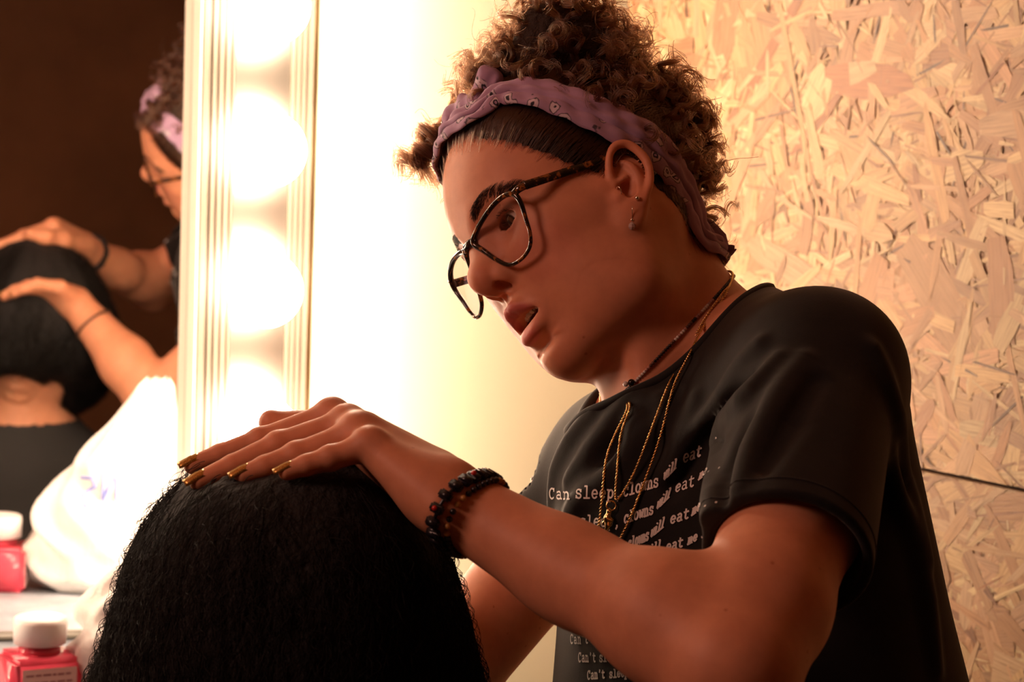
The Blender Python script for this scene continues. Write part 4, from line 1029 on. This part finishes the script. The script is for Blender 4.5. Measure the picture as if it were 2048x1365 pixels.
# knot over the brow and tails
kn = Sdf()
def K(p0, p1, r0, r1, k=.006): kn.rc(C(*p0), C(*p1), r0, r1, k)
K((958, 205, 1.775), (978, 160, 1.770), .0075, .0095); K((978, 160, 1.770), (968, 140, 1.768), .0090, .0030)
K((940, 222, 1.785), (912, 236, 1.795), .0085, .0100); K((912, 236, 1.795), (896, 252, 1.80), .0090, .0045); K((955, 205, 1.772), (950, 222, 1.775), .0085, .0085)
K((930, 212, 1.78), (925, 196, 1.785), .006, .004)
for pts in (((985, 150, 1.760), (968, 190, 1.762)), ((930, 215, 1.768), (905, 245, 1.785)), ((970, 150, 1.758), (958, 200, 1.760))): kn.rc(C(*pts[0]), C(*pts[1]), .0016, .0016, .004, 's')
kV, kQ = kn.mesh(C(880, 280, 1.74) - .04, C(1000, 120, 1.82) + .04, .0016)
ko = mesh_obj('knot', kV, kQ, M_scarf, scarf); color_attr(ko, np.stack([HL(kV)[:, 0], HL(kV)[:, 1], np.where(RS.random(1)[0] + np.sin(HL(kV)[:, 1] * 260) + np.cos(HL(kV)[:, 2] * 240) > 1.25, 1.0, 0)], 1))
def tail(name, ctrl, wid, parent):
    P = cr([C(*c) for c in ctrl], 10); n = len(P); VV = []; w_ = np.interp(np.linspace(0, 1, n), np.linspace(0, 1, len(wid)), wid); T = np.gradient(P, axis=0); T /= np.linalg.norm(T, axis=1)[:, None]
    vd = CD((0, .25, 1)); 
    for i in range(n):
        s_ = np.cross(T[i], vd); s_ /= np.linalg.norm(s_)
        for j in np.linspace(-1, 1, 7): VV.append(P[i] + s_ * w_[i] * j + vd * (.0022 * math.cos(j * 2.6 + i * .25)))
    FF = [(i * 7 + j, i * 7 + j + 1, (i + 1) * 7 + j + 1, (i + 1) * 7 + j) for i in range(n - 1) for j in range(6)]
    o = mesh_obj(name, VV, FF, M_scarf, parent); color_attr(o, np.tile((.1, .1, 0.0), (len(VV), 1))); md = o.modifiers.new('thickness', 'SOLIDIFY'); md.thickness = .0011
tail('scarf_tail', [(1400, 440, 1.765), (1412, 478, 1.77), (1418, 500, 1.775), (1440, 506, 1.775), (1470, 497, 1.775)], [.004, .008, .0105, .0070, .0008], scarf)
tail('scarf_tail', [(1395, 430, 1.775), (1418, 462, 1.785), (1440, 484, 1.79), (1456, 496, 1.79)], [.004, .007, .008, .001], scarf)
# ------------------------------------------------------------------ spectacles
gl_root = empty('eyeglasses', H(.10, 0, .02)); tag(gl_root, 'dark tortoiseshell glasses worn low on the nose', 'glasses')
t = NT('tortoiseshell'); nz = t.noise(t.coord('Object'), 130, 3, .6)
t.set(Base_Color=t.ramp(nz, [(.44, (.006, .004, .003)), (.54, (.025, .010, .005)), (.63, (.30, .10, .020)), (.73, (.05, .016, .006))]), Roughness=.12, Specular_IOR_Level=.6); M_tort = t.m
t = NT('lens_glass'); lw = t.add('ShaderNodeLayerWeight'); lw.inputs[0].default_value = .5; pw_ = t.add('ShaderNodeMath', operation='POWER'); t.link(lw.outputs['Facing'], pw_.inputs[0]); pw_.inputs[1].default_value = 3.5; fr_ = t.add('ShaderNodeMath', operation='MULTIPLY_ADD'); t.link(pw_.outputs[0], fr_.inputs[0]); fr_.inputs[1].default_value = .6; fr_.inputs[2].default_value = .045
tr_ = t.add('ShaderNodeBsdfTransparent'); tr_.inputs[0].default_value = (.95, .92, .93, 1); gs = t.add('ShaderNodeBsdfGlossy'); gs.inputs['Roughness'].default_value = .02; gs.inputs[0].default_value = (.9, .72, .9, 1)
mx = t.add('ShaderNodeMixShader'); t.link(fr_.outputs[0], mx.inputs[0]); t.link(tr_.outputs[0], mx.inputs[1]); t.link(gs.outputs[0], mx.inputs[2]); t.link(mx.outputs[0], t.out.inputs[0]); M_lens = t.m
RIM = [(.1026, .0075, .0222), (.1003, .0145, .0272), (.0967, .0275, .0306), (.0928, .0410, .0323), (.0892, .0535, .0311), (.0870, .0615, .0262), (.0866, .0630, .0180), (.0873, .0602, .0074), (.0882, .0572, -.0032), (.0899, .0512, -.0105), (.0930, .0399, -.0127), (.0968, .0270, -.0096), (.0993, .0188, .0004), (.1012, .0122, .0126)]
def strip(m, path, up, w, h, nrm=None):
    """rectangular bar with rounded edges swept along a path; h along up, w across"""
    P = np.array(path, float); T = np.gradient(P, axis=0); T /= np.linalg.norm(T, axis=1)[:, None]; n = len(P); V_ = []
    w = np.broadcast_to(w, (n,)); h = np.broadcast_to(h, (n,)); sec = [(math.cos(a) * (1 if abs(math.cos(a)) > .9 else .86), math.sin(a)) for a in np.linspace(0, 2 * math.pi, 12, endpoint=False)]
    for i in range(n):
        u_ = up - T[i] * (up @ T[i]); u_ /= np.linalg.norm(u_); s_ = np.cross(T[i], u_)
        for a, b in sec:
            q = max(abs(a), abs(b)) ** .5; V_.append(P[i] + s_ * a / q * w[i] / 2 + u_ * b / q * h[i] / 2)
    k = 12; m.add(V_, [(i * k + j, i * k + (j + 1) % k, (i + 1) * k + (j + 1) % k, (i + 1) * k + j) for i in range(n - 1) for j in range(k)] + [tuple(range(k))[::-1], tuple((n - 1) * k + j for j in range(k))])
LU = np.array([0, 0, 1.0]) @ MLOC
fm = MB()
for s in (1, -1):
    gx = lambda x, y: x + (.11 * y if s < 0 else 0)      # the far side sits a little askew, further from the face
    P = cr([H(gx(x, y), s * y, z) for x, y, z in RIM], 6, True); th = np.interp(np.arange(len(P)) / len(P), [0, .12, .36, .42, .55, .75, .9, 1], [.0024, .0019, .0022, .0019, .0014, .0015, .0018, .0024])
    fm.tube(P, th, 10, True)
    strip(fm, cr([H(gx(.0872, .0605), s * .0605, .0268), H(gx(.0850, .066), s * .0660, .0272), H(gx(.0800, .066), s * .0690, .0272)], 5), LU, .0030, .0058)
br = cr([H(.1012, .0100, .0215), H(.1040, .0045, .0240), H(.1045, 0, .0244), H(.1040, -.0045, .0240), H(.1012, -.0100, .0215)], 6); strip(fm, br, LU, .0034, np.interp(np.linspace(0, 1, len(br)), [0, .5, 1], [.0075, .0048, .0075]))
fm.build('frame_front', M_tort, gl_root)
pads = MB()
for s in (1, -1): pads.tube([H(.0985, s * .0105, .0100), H(.0955, s * .0100, .0065), H(.0950, s * .0104, .0020)], [.0012, .0022, .0010], 8)
pads.build('nose_pads', simple('clear_pad', (.6, .45, .35), .2), gl_root)
for s in (1, -1):
    gx = lambda x, y: x + (.11 * y if s < 0 else 0)
    P = np.array([H(gx(x, y), s * y, z) for x, y, z in RIM]); P = cr(P, 6, True); c0 = P.mean(0); n = len(P); V_ = [c0 + np.array([.0015, 0, 0]) @ MLOC]
    for f in (.35, .7, .985): V_ += [c0 + (p - c0) * f + (np.array([.0015 * (1 - f * f), 0, 0]) @ MLOC) for p in P]
    Fq = [(0, 1 + k, 1 + (k + 1) % n) for k in range(n)] + [(1 + j * n + k, 1 + (j + 1) * n + k, 1 + (j + 1) * n + (k + 1) % n, 1 + j * n + (k + 1) % n) for j in range(2) for k in range(n)]
    mesh_obj('lens', V_, Fq, M_lens, gl_root)
    tm = MB(); pth = cr([H(gx(.0806, .066), s * .0690, .0272), H(.0520, s * .0712, .0270), H(.0250, s * .0752, .0262), (H(.0040, s * .0790, .0285)), H(-.0060, s * .0800, .0200), H(-.0140, s * .0790, .0020)], 8)
    strip(tm, pth, LU, np.interp(np.linspace(0, 1, len(pth)), [0, .6, 1], [.0026, .0022, .0024]), np.interp(np.linspace(0, 1, len(pth)), [0, .5, .8, 1], [.0068, .0058, .0052, .0042]))
    tm.build('temple_arm', M_tort, gl_root)

# ------------------------------------------------------------------ jewellery
M_gold = NT('gold').set(Base_Color=(.86, .60, .26), Metallic=1.0, Roughness=.22).m
M_silver = NT('silver').set(Base_Color=(.85, .80, .74), Metallic=1.0, Roughness=.15).m
t = NT('crystal'); t.set(Base_Color=(.95, .85, .82), Roughness=.05, Transmission_Weight=.6, IOR=1.6); M_cry = t.m
def pix_on(S, x, y, lift=0.0, t0=.8):
    d = C(x, y, 1.0) - CAM; d = (d / np.linalg.norm(d))[None]; p = Sdf.trace(S, CAM, d); return (p + S.grad(p) * lift)[0]
st = empty('ear_stud', pix_on(body, 1274, 398)); tag(st, 'small silver ball stud in the ear lobe above the drop earring', 'earring')
p_ = pix_on(body, 1274, 398, .0012); MB().sphere(p_, .0017).build('stud_ball', M_silver, st)
dr = empty('drop_earring', pix_on(body, 1264, 432)); tag(dr, 'dangling earring with a clear bead below the ear lobe', 'earring')
p_ = pix_on(body, 1264, 424, .0012); q_ = C(1263, 432, 0) * 0 + p_ - np.array([0, 0, .0075]) - (p_ - CAM) / np.linalg.norm(p_ - CAM) * .0006
MB().tube([p_ + (0, 0, .0035), p_ + (0, 0, .001), q_ + (0, 0, .002)], .00035, 6).build('ear_wire', M_silver, dr); MB().sphere(q_ + (0, 0, .0014), .0011).build('bead', M_silver, dr)
MB().lathe(q_, (0, 0, -1), [(0, .0006), (.0015, .0024), (.0034, .0028), (.0052, .0018), (.0062, .0003)], 8).build('clear_drop', M_cry, dr, False)
hp = empty('tragus_ring', pix_on(body, 1238, 384)); tag(hp, 'tiny metal ring through the front of the ear', 'earring')
p_ = pix_on(body, 1238, 383, .0002); a_ = CD((.5, -.8, .3)); a_ /= np.linalg.norm(a_); b_ = body.grad(p_[None])[0]
MB().tube([p_ + a_ * .0028 * math.cos(q) + b_ * .0030 * math.sin(q) for q in np.linspace(-.6, 3.7, 16)], .00045, 6).build('ring', M_silver, hp)

def neck_loop(px3, off):
    """closed loop round the neck through three visible photo points"""
    pts = np.array([pix_on(body, x, y) for x, y in px3]); n_ = np.cross(pts[1] - pts[0], pts[2] - pts[0]); n_ /= np.linalg.norm(n_)
    ax = NK1 - NK0; o = NK0 + ax * (((pts[0] - NK0) @ n_) / (ax @ n_)); v0 = pts[0] - o; v0 /= np.linalg.norm(v0); v1 = np.cross(n_, v0); m = 240
    an = np.linspace(0, 2 * math.pi, m, endpoint=False); D_ = v0 * np.cos(an)[:, None] + v1 * np.sin(an)[:, None]; s_ = np.full(m, .045)
    for _ in range(60): s_ = s_ + np.clip(-body.eval(o + D_ * s_[:, None]), -.015, .015) * .7
    return o + D_ * (s_ + off)[:, None]
lp = neck_loop([(1446, 578), (1362, 668), (1272, 762)], .0014)
sg = np.linalg.norm(np.roll(lp, -1, 0) - lp, axis=1); cum = np.concatenate([[0], np.cumsum(sg)]); tot = cum[-1]; nb_ = int(tot / .00215)
ss = (np.arange(nb_) + .5) / nb_ * tot; lpc = np.vstack([lp, lp[:1]]); bc_ = np.stack([np.interp(ss, cum, lpc[:, i]) for i in range(3)], 1); bt_ = np.roll(bc_, -1, 0) - np.roll(bc_, 1, 0); bt_ /= np.linalg.norm(bt_, axis=1)[:, None]
chk = empty('beaded_choker', bc_.mean(0)); tag(chk, 'close beaded choker of dark and pale seed beads around the neck', 'necklace')
cols = {'k': simple('bead_black', (.012, .010, .010), .2), 'w': simple('bead_pearl', (.62, .55, .50), .2), 'p': simple('bead_rose', (.40, .20, .16), .25), 'b': simple('bead_brown', (.10, .045, .03), .25)}
order = 'kkkkkkkkpppwwwwpppkkbbbpwwpwwbbkkkkkkkkbbppwwwwwwwkk'
proto = {k: MB().lathe((0, 0, 0), (0, 0, 1), [(-.00095, .0004), (-.0008, .0011), (0, .00135), (.0008, .0011), (.00095, .0004)], 10) for k in cols}
pm = {}
for k, m in proto.items():
    me = bpy.data.meshes.new('bead'); me.from_pydata(m.V, [], m.F); me.polygons.foreach_set('use_smooth', [True] * len(me.polygons)); me.materials.append(cols[k]); pm[k] = me
seen = np.argsort(((bc_ - CAM) ** 2).sum(1))[:100]; MB().tube(lp, .0004, 5, True).build('cord', cols['k'], chk)
rest = MB()
for i in range(nb_):
    k = order[(i * 1) % len(order)]
    if i in set(seen):
        o = bpy.data.objects.new('bead', pm[k]); put(o, chk); o.location = bc_[i]; o.rotation_euler = Vector(bt_[i]).to_track_quat('Z', 'Y').to_euler()
    else: rest.lathe(bc_[i], bt_[i], [(-.00095, .0004), (-.0008, .0011), (0, .00135), (.0008, .0011), (.00095, .0004)], 8)
o = rest.build('far_beads', cols['b'], chk); o['kind'] = 'stuff'
pc = pix_on(body, 1268, 766, .003); MB().sphere(pc, .0026).build('clasp_knot', cols['k'], chk); MB().sphere(pc + CD((-.0042, -.001, .001)), .0020).build('pearl', cols['w'], chk)

class Both:
    def eval(s, P): return np.minimum(body.eval(P), shirt.eval(P))
    def grad(s, P, e=4e-4):
        g = np.stack([s.eval(P + np.eye(3)[i] * e) - s.eval(P - np.eye(3)[i] * e) for i in range(3)], 1); return g / (np.linalg.norm(g, axis=1)[:, None] + 1e-12)
    trace = Sdf.trace
BO = Both()
class Torso:                                              # cloth and neck without the arms
    def __init__(s):
        s.b = Sdf(); s.b.rc(NK0, NK1, .049, .056, .03); s.b.rc(NK1, C(1400, 820, 1.76), .056, .06, .03)
    def eval(s, P): return np.minimum(s.b.eval(P), shirt.eval(P))
    grad = Both.grad; trace = Sdf.trace
TO = Torso()
def chain(name, label, near, far, bottom=None, r=.00062, lift=.0028, parts=None):
    root = empty(name, NK1); tag(root, label, 'necklace')
    a = [pix_on(TO, x, y, lift) for x, y in near]; b = [pix_on(TO, x, y, lift) for x, y in far]
    bot = [pix_on(TO, x, y, lift) for x, y in (bottom or [])]
    # behind and round the far side of the neck
    back = neck_loop([(1448, 588), (1392, 660), (1262, 790)], .002); i0 = np.argmin(((back - a[0]) ** 2).sum(1)); i1 = np.argmin(((back - b[0]) ** 2).sum(1)); n = len(back)
    c1 = [back[(i0 + k) % n] for k in range((i1 - i0) % n + 1)]; c2 = [back[(i0 - k) % n] for k in range((i0 - i1) % n + 1)]
    cc_ = max((c1, c2), key=lambda c: np.mean([((q - CAM) ** 2).sum() for q in c]))
    path = cr(a[::-1] + cc_[6:-6:12] + b, 10); path = np.vstack([path, cr([path[-1]] + bot + [path[0]], 10)[1:-1]])
    sg = np.linalg.norm(np.diff(np.vstack([path, path[:1]]), axis=0), axis=1); cum = np.concatenate([[0], np.cumsum(sg)]); N_ = int(cum[-1] / .0009); pc_ = np.vstack([path, path[:1]])
    s2 = np.linspace(0, cum[-1], N_, endpoint=False); Pm = np.stack([np.interp(s2, cum, pc_[:, i]) for i in range(3)], 1)
    for _ in range(14): Pm = .25 * np.roll(Pm, 2, 0) + .5 * Pm + .25 * np.roll(Pm, -2, 0)
    T = np.roll(Pm, -1, 0) - np.roll(Pm, 1, 0); T /= np.linalg.norm(T, axis=1)[:, None]; u = np.cross(T, (.2, .5, .84)); u /= np.linalg.norm(u, axis=1)[:, None]; v = np.cross(T, u)
    m = MB(); ph = np.arange(N_) * 1.15
    for o_ in (0, math.pi): m.tube(Pm + r * .85 * (u * np.cos(ph + o_)[:, None] + v * np.sin(ph + o_)[:, None]), r * .78, 5, True)
    m.build('rope_links', M_gold, root); return root
ca = chain('pendant_chain', 'fine gold chain carrying a small figure pendant on the black t-shirt', [(1444, 588), (1400, 655), (1376, 712), (1344, 768), (1310, 850), (1268, 950), (1238, 1004)], [(1266, 812), (1249, 868), (1237, 940), (1233, 1003)], [(1234, 1010)])
pp = pix_on(TO, 1227, 1012, .003)
MB().tube([pp + CD((.0032 * math.cos(q), .0032 * math.sin(q), .001)) for q in np.linspace(0, 2 * math.pi, 24, endpoint=False)], .0006, 6, True).build('jump_ring', M_gold, ca)
pe = Sdf(); o_ = [pix_on(TO, x, y, .0032) for x, y in ((1224, 1022), (1221, 1036), (1222, 1050), (1217, 1062), (1228, 1040), (1214, 1046))]
pe.sph(o_[0], .0021, .001); pe.rc(o_[0], o_[1], .0014, .0028, .001); pe.rc(o_[1], o_[2], .0029, .0022, .001); pe.rc(o_[2], o_[3], .0022, .0012, .001); pe.rc(o_[1], o_[4], .0012, .0016, .001); pe.rc(o_[1], o_[5], .0012, .0017, .001)
pV, pQ = pe.mesh(np.min(o_, 0) - .006, np.max(o_, 0) + .006, .0005); mesh_obj('pendant_figure', pV, pQ, M_gold, ca)
chain('long_chain', 'longer plain gold chain hanging below the pendant chain', [(1450, 590), (1407, 655), (1384, 715), (1352, 775), (1324, 870), (1292, 965), (1262, 1040), (1238, 1088)], [(1262, 815), (1238, 862), (1218, 925), (1208, 1000), (1200, 1070)], [(1203, 1118), (1214, 1134), (1226, 1118)], r=.0007)

# bracelet
bro = C(938, 1030, 1.521); bax = C(1130, 1140, 1.487) - NWR; bax /= np.linalg.norm(bax)
ring, D_ = ring_on(body, bro, bax, .030, .0030, 26, up=(0, 0, 1)); brc = empty('bead_bracelet', bro); tag(brc, 'dark bead bracelet with red accents and a cord loop on the wrist', 'bracelet')
bk = simple('bracelet_bead', (.012, .010, .014), .28, var=90); rd = simple('bracelet_red', (.50, .02, .015), .25)
gd_ = simple('bracelet_amber', (.42, .20, .05), .3)
MB().tube(ring - D_ * .001, .0012, 6, True).build('cord', bk, brc)
for i, (p, d_) in enumerate(zip(ring, D_)):
    tg = np.cross(bax, d_); MB().box(p, d_, tg, bax, (-.0026, -.0031, -.0046), (.0026, .0031, .0046), .0012).build('square_bead', bk, brc)
ring2, D2 = ring_on(body, bro + bax * .0075, bax, .030, .0022, 40, up=(0, 0, 1))
for i, (p, d_) in enumerate(zip(ring2, D2)): MB().sphere(p, .0021, 6).build('round_bead', gd_ if i % 9 in (0, 1) else bk, brc)
vis = [i for i in range(26) if (CAM - ring[i]) @ D_[i] > 0]; vis = sorted(vis, key=lambda i: ring[i][2])
for i in (vis[len(vis) * 2 // 5], vis[len(vis) * 4 // 5]):
    MB().sphere(ring[i] + D_[i] * .0030, .0018, 8).build('red_bead', rd, brc)
lpp = [C(912, 1075, 1.512), C(898, 1078, 1.510), C(893, 1090, 1.509), C(902, 1098, 1.509), C(916, 1094, 1.510), C(924, 1084, 1.512)]
MB().tube(cr(lpp, 6), .0013, 6).build('cord_loop', bk, brc)
# second wrist band on the far arm (seen in the mirror)
b2o = FWR + (FEL - FWR) * .22; b2x = FEL - FWR; r3, D3 = ring_on(body, b2o, b2x, .03, .0016, 48, up=(0, 0, 1)); MBB = MB().tube(r3, .0022, 8, True).build('cord_bracelet', simple('brown_cord', (.06, .025, .015), .6), None)
tag(MBB, 'thin brown cord bracelet on the other wrist, seen only in the mirror', 'bracelet')

# fingernails: gold glitter
t = NT('gold_glitter'); vo = t.add('ShaderNodeTexVoronoi'); vo.inputs['Scale'].default_value = 1500; t.link(t.coord('Object'), vo.inputs['Vector'])
t.set(Base_Color=t.ramp(vo.outputs['Distance'], [(.2, (.75, .46, .14)), (.6, (.38, .20, .05))]), Metallic=.8, Roughness=.28); M_nail = t.m
for (p, d_, r) in [v for k_, v in TIPS.items() if k_ != 'thumb'] + list(TIPSF.values()):
    up = CD((.2, .96, .18)); up = up - d_ * (up @ d_); up /= np.linalg.norm(up); sd = np.cross(d_, up); V_ = []
    for i, f in enumerate(np.linspace(-.9, 1.5, 9)):
        w_ = r * .80 * (1 if f < 1.0 else math.sqrt(max(0, 1 - ((f - 1.0) / .8) ** 2)))
        for j in np.linspace(-1, 1, 7): V_.append(p + d_ * r * f + sd * w_ * j + up * (r * (1.03 - .42 * j * j) - max(0, f) * r * .18))
    o = mesh_obj('fingernail', V_, [(i * 7 + j, i * 7 + j + 1, (i + 1) * 7 + j + 1, (i + 1) * 7 + j) for i in range(8) for j in range(6)], M_nail, person)
    md = o.modifiers.new('thickness', 'SOLIDIFY'); md.thickness = .0006; md.offset = 0
# ------------------------------------------------------------------ seated client seen from behind
CF = np.array([-.46, -.30, -.84]); CF /= np.linalg.norm(CF); CU = np.array([-.10, .96, -.26]); CU -= CF * (CU @ CF); CU /= np.linalg.norm(CU); CL = np.cross(CU, CF)
CR = RW @ np.column_stack([CF, CL, CU]); CT = C(560, 1335, 1.595)
def G(x, y=None, z=None):
    p = np.array(x if y is None else (x, y, z), float); return p @ CR.T + CT
GM = CR.T
client = empty('person', CT * (1, 1, 0)); tag(client, 'person with long curly black hair seated, seen from behind', 'person')
cb = Sdf(); head_sdf(cb, G, GM, False)
nb0 = CT + np.array([.0, -.02, -.17]); cb.rc(G(-.018, 0, -.03), nb0, .047, .054, .03)
fd = GM[0] * (1, 1, 0); fd /= np.linalg.norm(fd); sd = np.array([-fd[1], fd[0], 0])
shz = nb0 + np.array([0, 0, -.05])
for s in (1, -1):
    cb.rc(nb0, shz + sd * s * .140, .05, .05, .05); cb.rc(shz + sd * s * .140, shz + sd * s * .168 + fd * .05 + (0, 0, -.27), .046, .036, .03)
    cb.rc(shz + sd * s * .168 + fd * .05 + (0, 0, -.27), shz + sd * s * .09 + fd * .22 + (0, 0, -.33), .036, .028, .02)
    hip = np.array([nb0[0], nb0[1], .52]); cb.rc(hip + sd * s * .085, hip + sd * s * .10 + fd * .40, .082, .06, .04); cb.rc(hip + sd * s * .10 + fd * .40, hip + sd * s * .10 + fd * .38 + (0, 0, -.46), .056, .042, .02)
    ft = hip + sd * s * .10 + fd * .38 + (0, 0, -.47); cb.rc(ft, ft + fd * .14 + (0, 0, -.02), .038, .03, .02)
cb.rc(nb0 + (0, 0, -.05), np.array([nb0[0], nb0[1], .62]), .10, .115, .06)
cV, cQ = cb.mesh(np.array([CT[0] - .36, CT[1] - .3, .0]), np.array([CT[0] + .36, CT[1] + .68, G(0, 0, .15)[2]]), .0055)
tintc = np.tile((.61, .28, .165), (len(cV), 1)); cloth = cV[:, 2] < shz[2] + .095
face = (cV - CT) @ GM.T
for s in (1, -1): pass
o = mesh_obj('body', cV, cQ, M_skin, client); color_attr(o, tintc)
# clothes: offset shell of torso, arms and legs
kq = cloth[cQ].all(1); uq = np.unique(cQ[kq]); rm = -np.ones(len(cV), int); rm[uq] = np.arange(len(uq)); oV = cV[uq] + cb.grad(cV[uq]) * .004
mesh_obj('dark_clothes', oV, rm[cQ[kq]], simple('black_cotton', (.014, .013, .013), .85), client)
for s in (1, -1): eye(client, G, GM, s)
stool = empty('stool', np.array([hip[0], hip[1], 0])); tag(stool, 'round black stool under the seated person', 'stool')
blk = simple('black_vinyl', (.02, .02, .02), .4)
MB().lathe((hip[0], hip[1], .36), (0, 0, 1), [(0, .14), (.01, .152), (.05, .155), (.065, .145)], 36).build('seat', blk, stool)
MB().lathe((hip[0], hip[1], 0), (0, 0, 1), [(0, .16), (.012, .16), (.02, .03), (.30, .028), (.36, .06)], 32).build('pedestal', M_chrome, stool)
# hair: a thick frizzy mass over skull, neck and shoulders
ch = Sdf()
def CHs(px, py, r, d, k=.05): ch.sph(C(px, py, d), r / F * d, k)
for a in ((600, 1085, 150, 1.60), (530, 1135, 150, 1.58), (690, 1120, 120, 1.60), (470, 1200, 145, 1.58), (705, 1200, 135, 1.58), (600, 1200, 200, 1.565), (425, 1300, 160, 1.58), (738, 1310, 150, 1.58), (585, 1330, 225, 1.55), (368, 1410, 150, 1.59), (780, 1420, 140, 1.59), (575, 1460, 240, 1.55), (330, 1520, 150, 1.60), (800, 1510, 140, 1.60), (600, 1580, 220, 1.56), (610, 1100, 150, 1.66), (490, 1220, 150, 1.66), (715, 1205, 140, 1.66), (410, 1340, 150, 1.67), (765, 1335, 130, 1.67)):
    CHs(*a)
for c_, r_ in (((-.008, 0, .050), (.108, .085, .091)), ((-.03, 0, -.01), (.085, .090, .10))): ch.ell(G(c_), r_, GM, .04)
for P_, r_ in FING:                                        # the hair is pressed flat under the fingers
    for a_, b_ in zip(P_[:-1], P_[1:]):
        o_ = CD((0, .0075, .0080)); ch.rc(a_ + o_, b_ + o_, .0135, .0125, .004, 's')
# the face stays free
ch.ell(G(.115, .006, -.062), (.055, .042, .085), GM, .02, 's')
chV, chQ = ch.mesh(np.array([C(150, 1720, 1.75)[0] - .1, 1.28, C(150, 1720, 1.6)[2] - .12]), np.array([C(990, 880, 1.6)[0] + .08, C(600, 1000, 1.85)[1] + .1, C(600, 860, 1.6)[2] + .05]), .006)
M_black_hair = simple('black_hair', (.0040, .0028, .0021), .6, Specular_IOR_Level=.18)
ho = mesh_obj('hair', chV, chQ, simple('black_hair_core', (.004, .003, .0025), .85, bump=(120, .8, .006)), client)
RC = np.random.default_rng(8)
def wavy(n, L0, L1, m, amp, lift):
    pk = RC.choice(len(chV), n); p = chV[pk].copy(); top_ = C(610, 960, 1.62); L_ = RC.uniform(L0, L1, n); pts = []; ph = RC.uniform(0, 6.28, (n, 2)); fq = RC.uniform(1.2, 3.4, n)
    dirn = RC.normal(0, .16, (n, 3))
    for k in range(m):
        g = ch.grad(p); d = np.array([0, 0, -1.0]) + .75 * np.stack([p[:, 0] - top_[0], p[:, 1] - top_[1], np.zeros(n)], 1) / .2 + dirn
        tq = d - g * (d * g).sum(1)[:, None]; tq /= np.linalg.norm(tq, axis=1)[:, None] + 1e-6; sv = np.cross(tq, g)
        t_ = k / (m - 1); a_ = amp * min(1, k / 4)
        pts.append(p + g * (lift + a_ * .8 * np.cos(ph[:, 1] + fq * t_ * 6.28))[:, None] + sv * (a_ * np.sin(ph[:, 0] + fq * t_ * 6.28))[:, None])
        p = p + tq * (L_ / (m - 1))[:, None]; p = p - (ch.eval(p))[:, None] * ch.grad(p)
    A = np.stack(pts, 1); dm = body.eval(A.reshape(-1, 3)).reshape(n, m).min(1); return [a for a, q in zip(A, dm) if q > .005]
Sx = wavy(6500, .05, .14, 22, .0026, .0022) + wavy(2000, .03, .09, 22, .0046, .0042)
add_strands('wavy_strands', Sx, .00022, .00010, M_black_hair, ho)
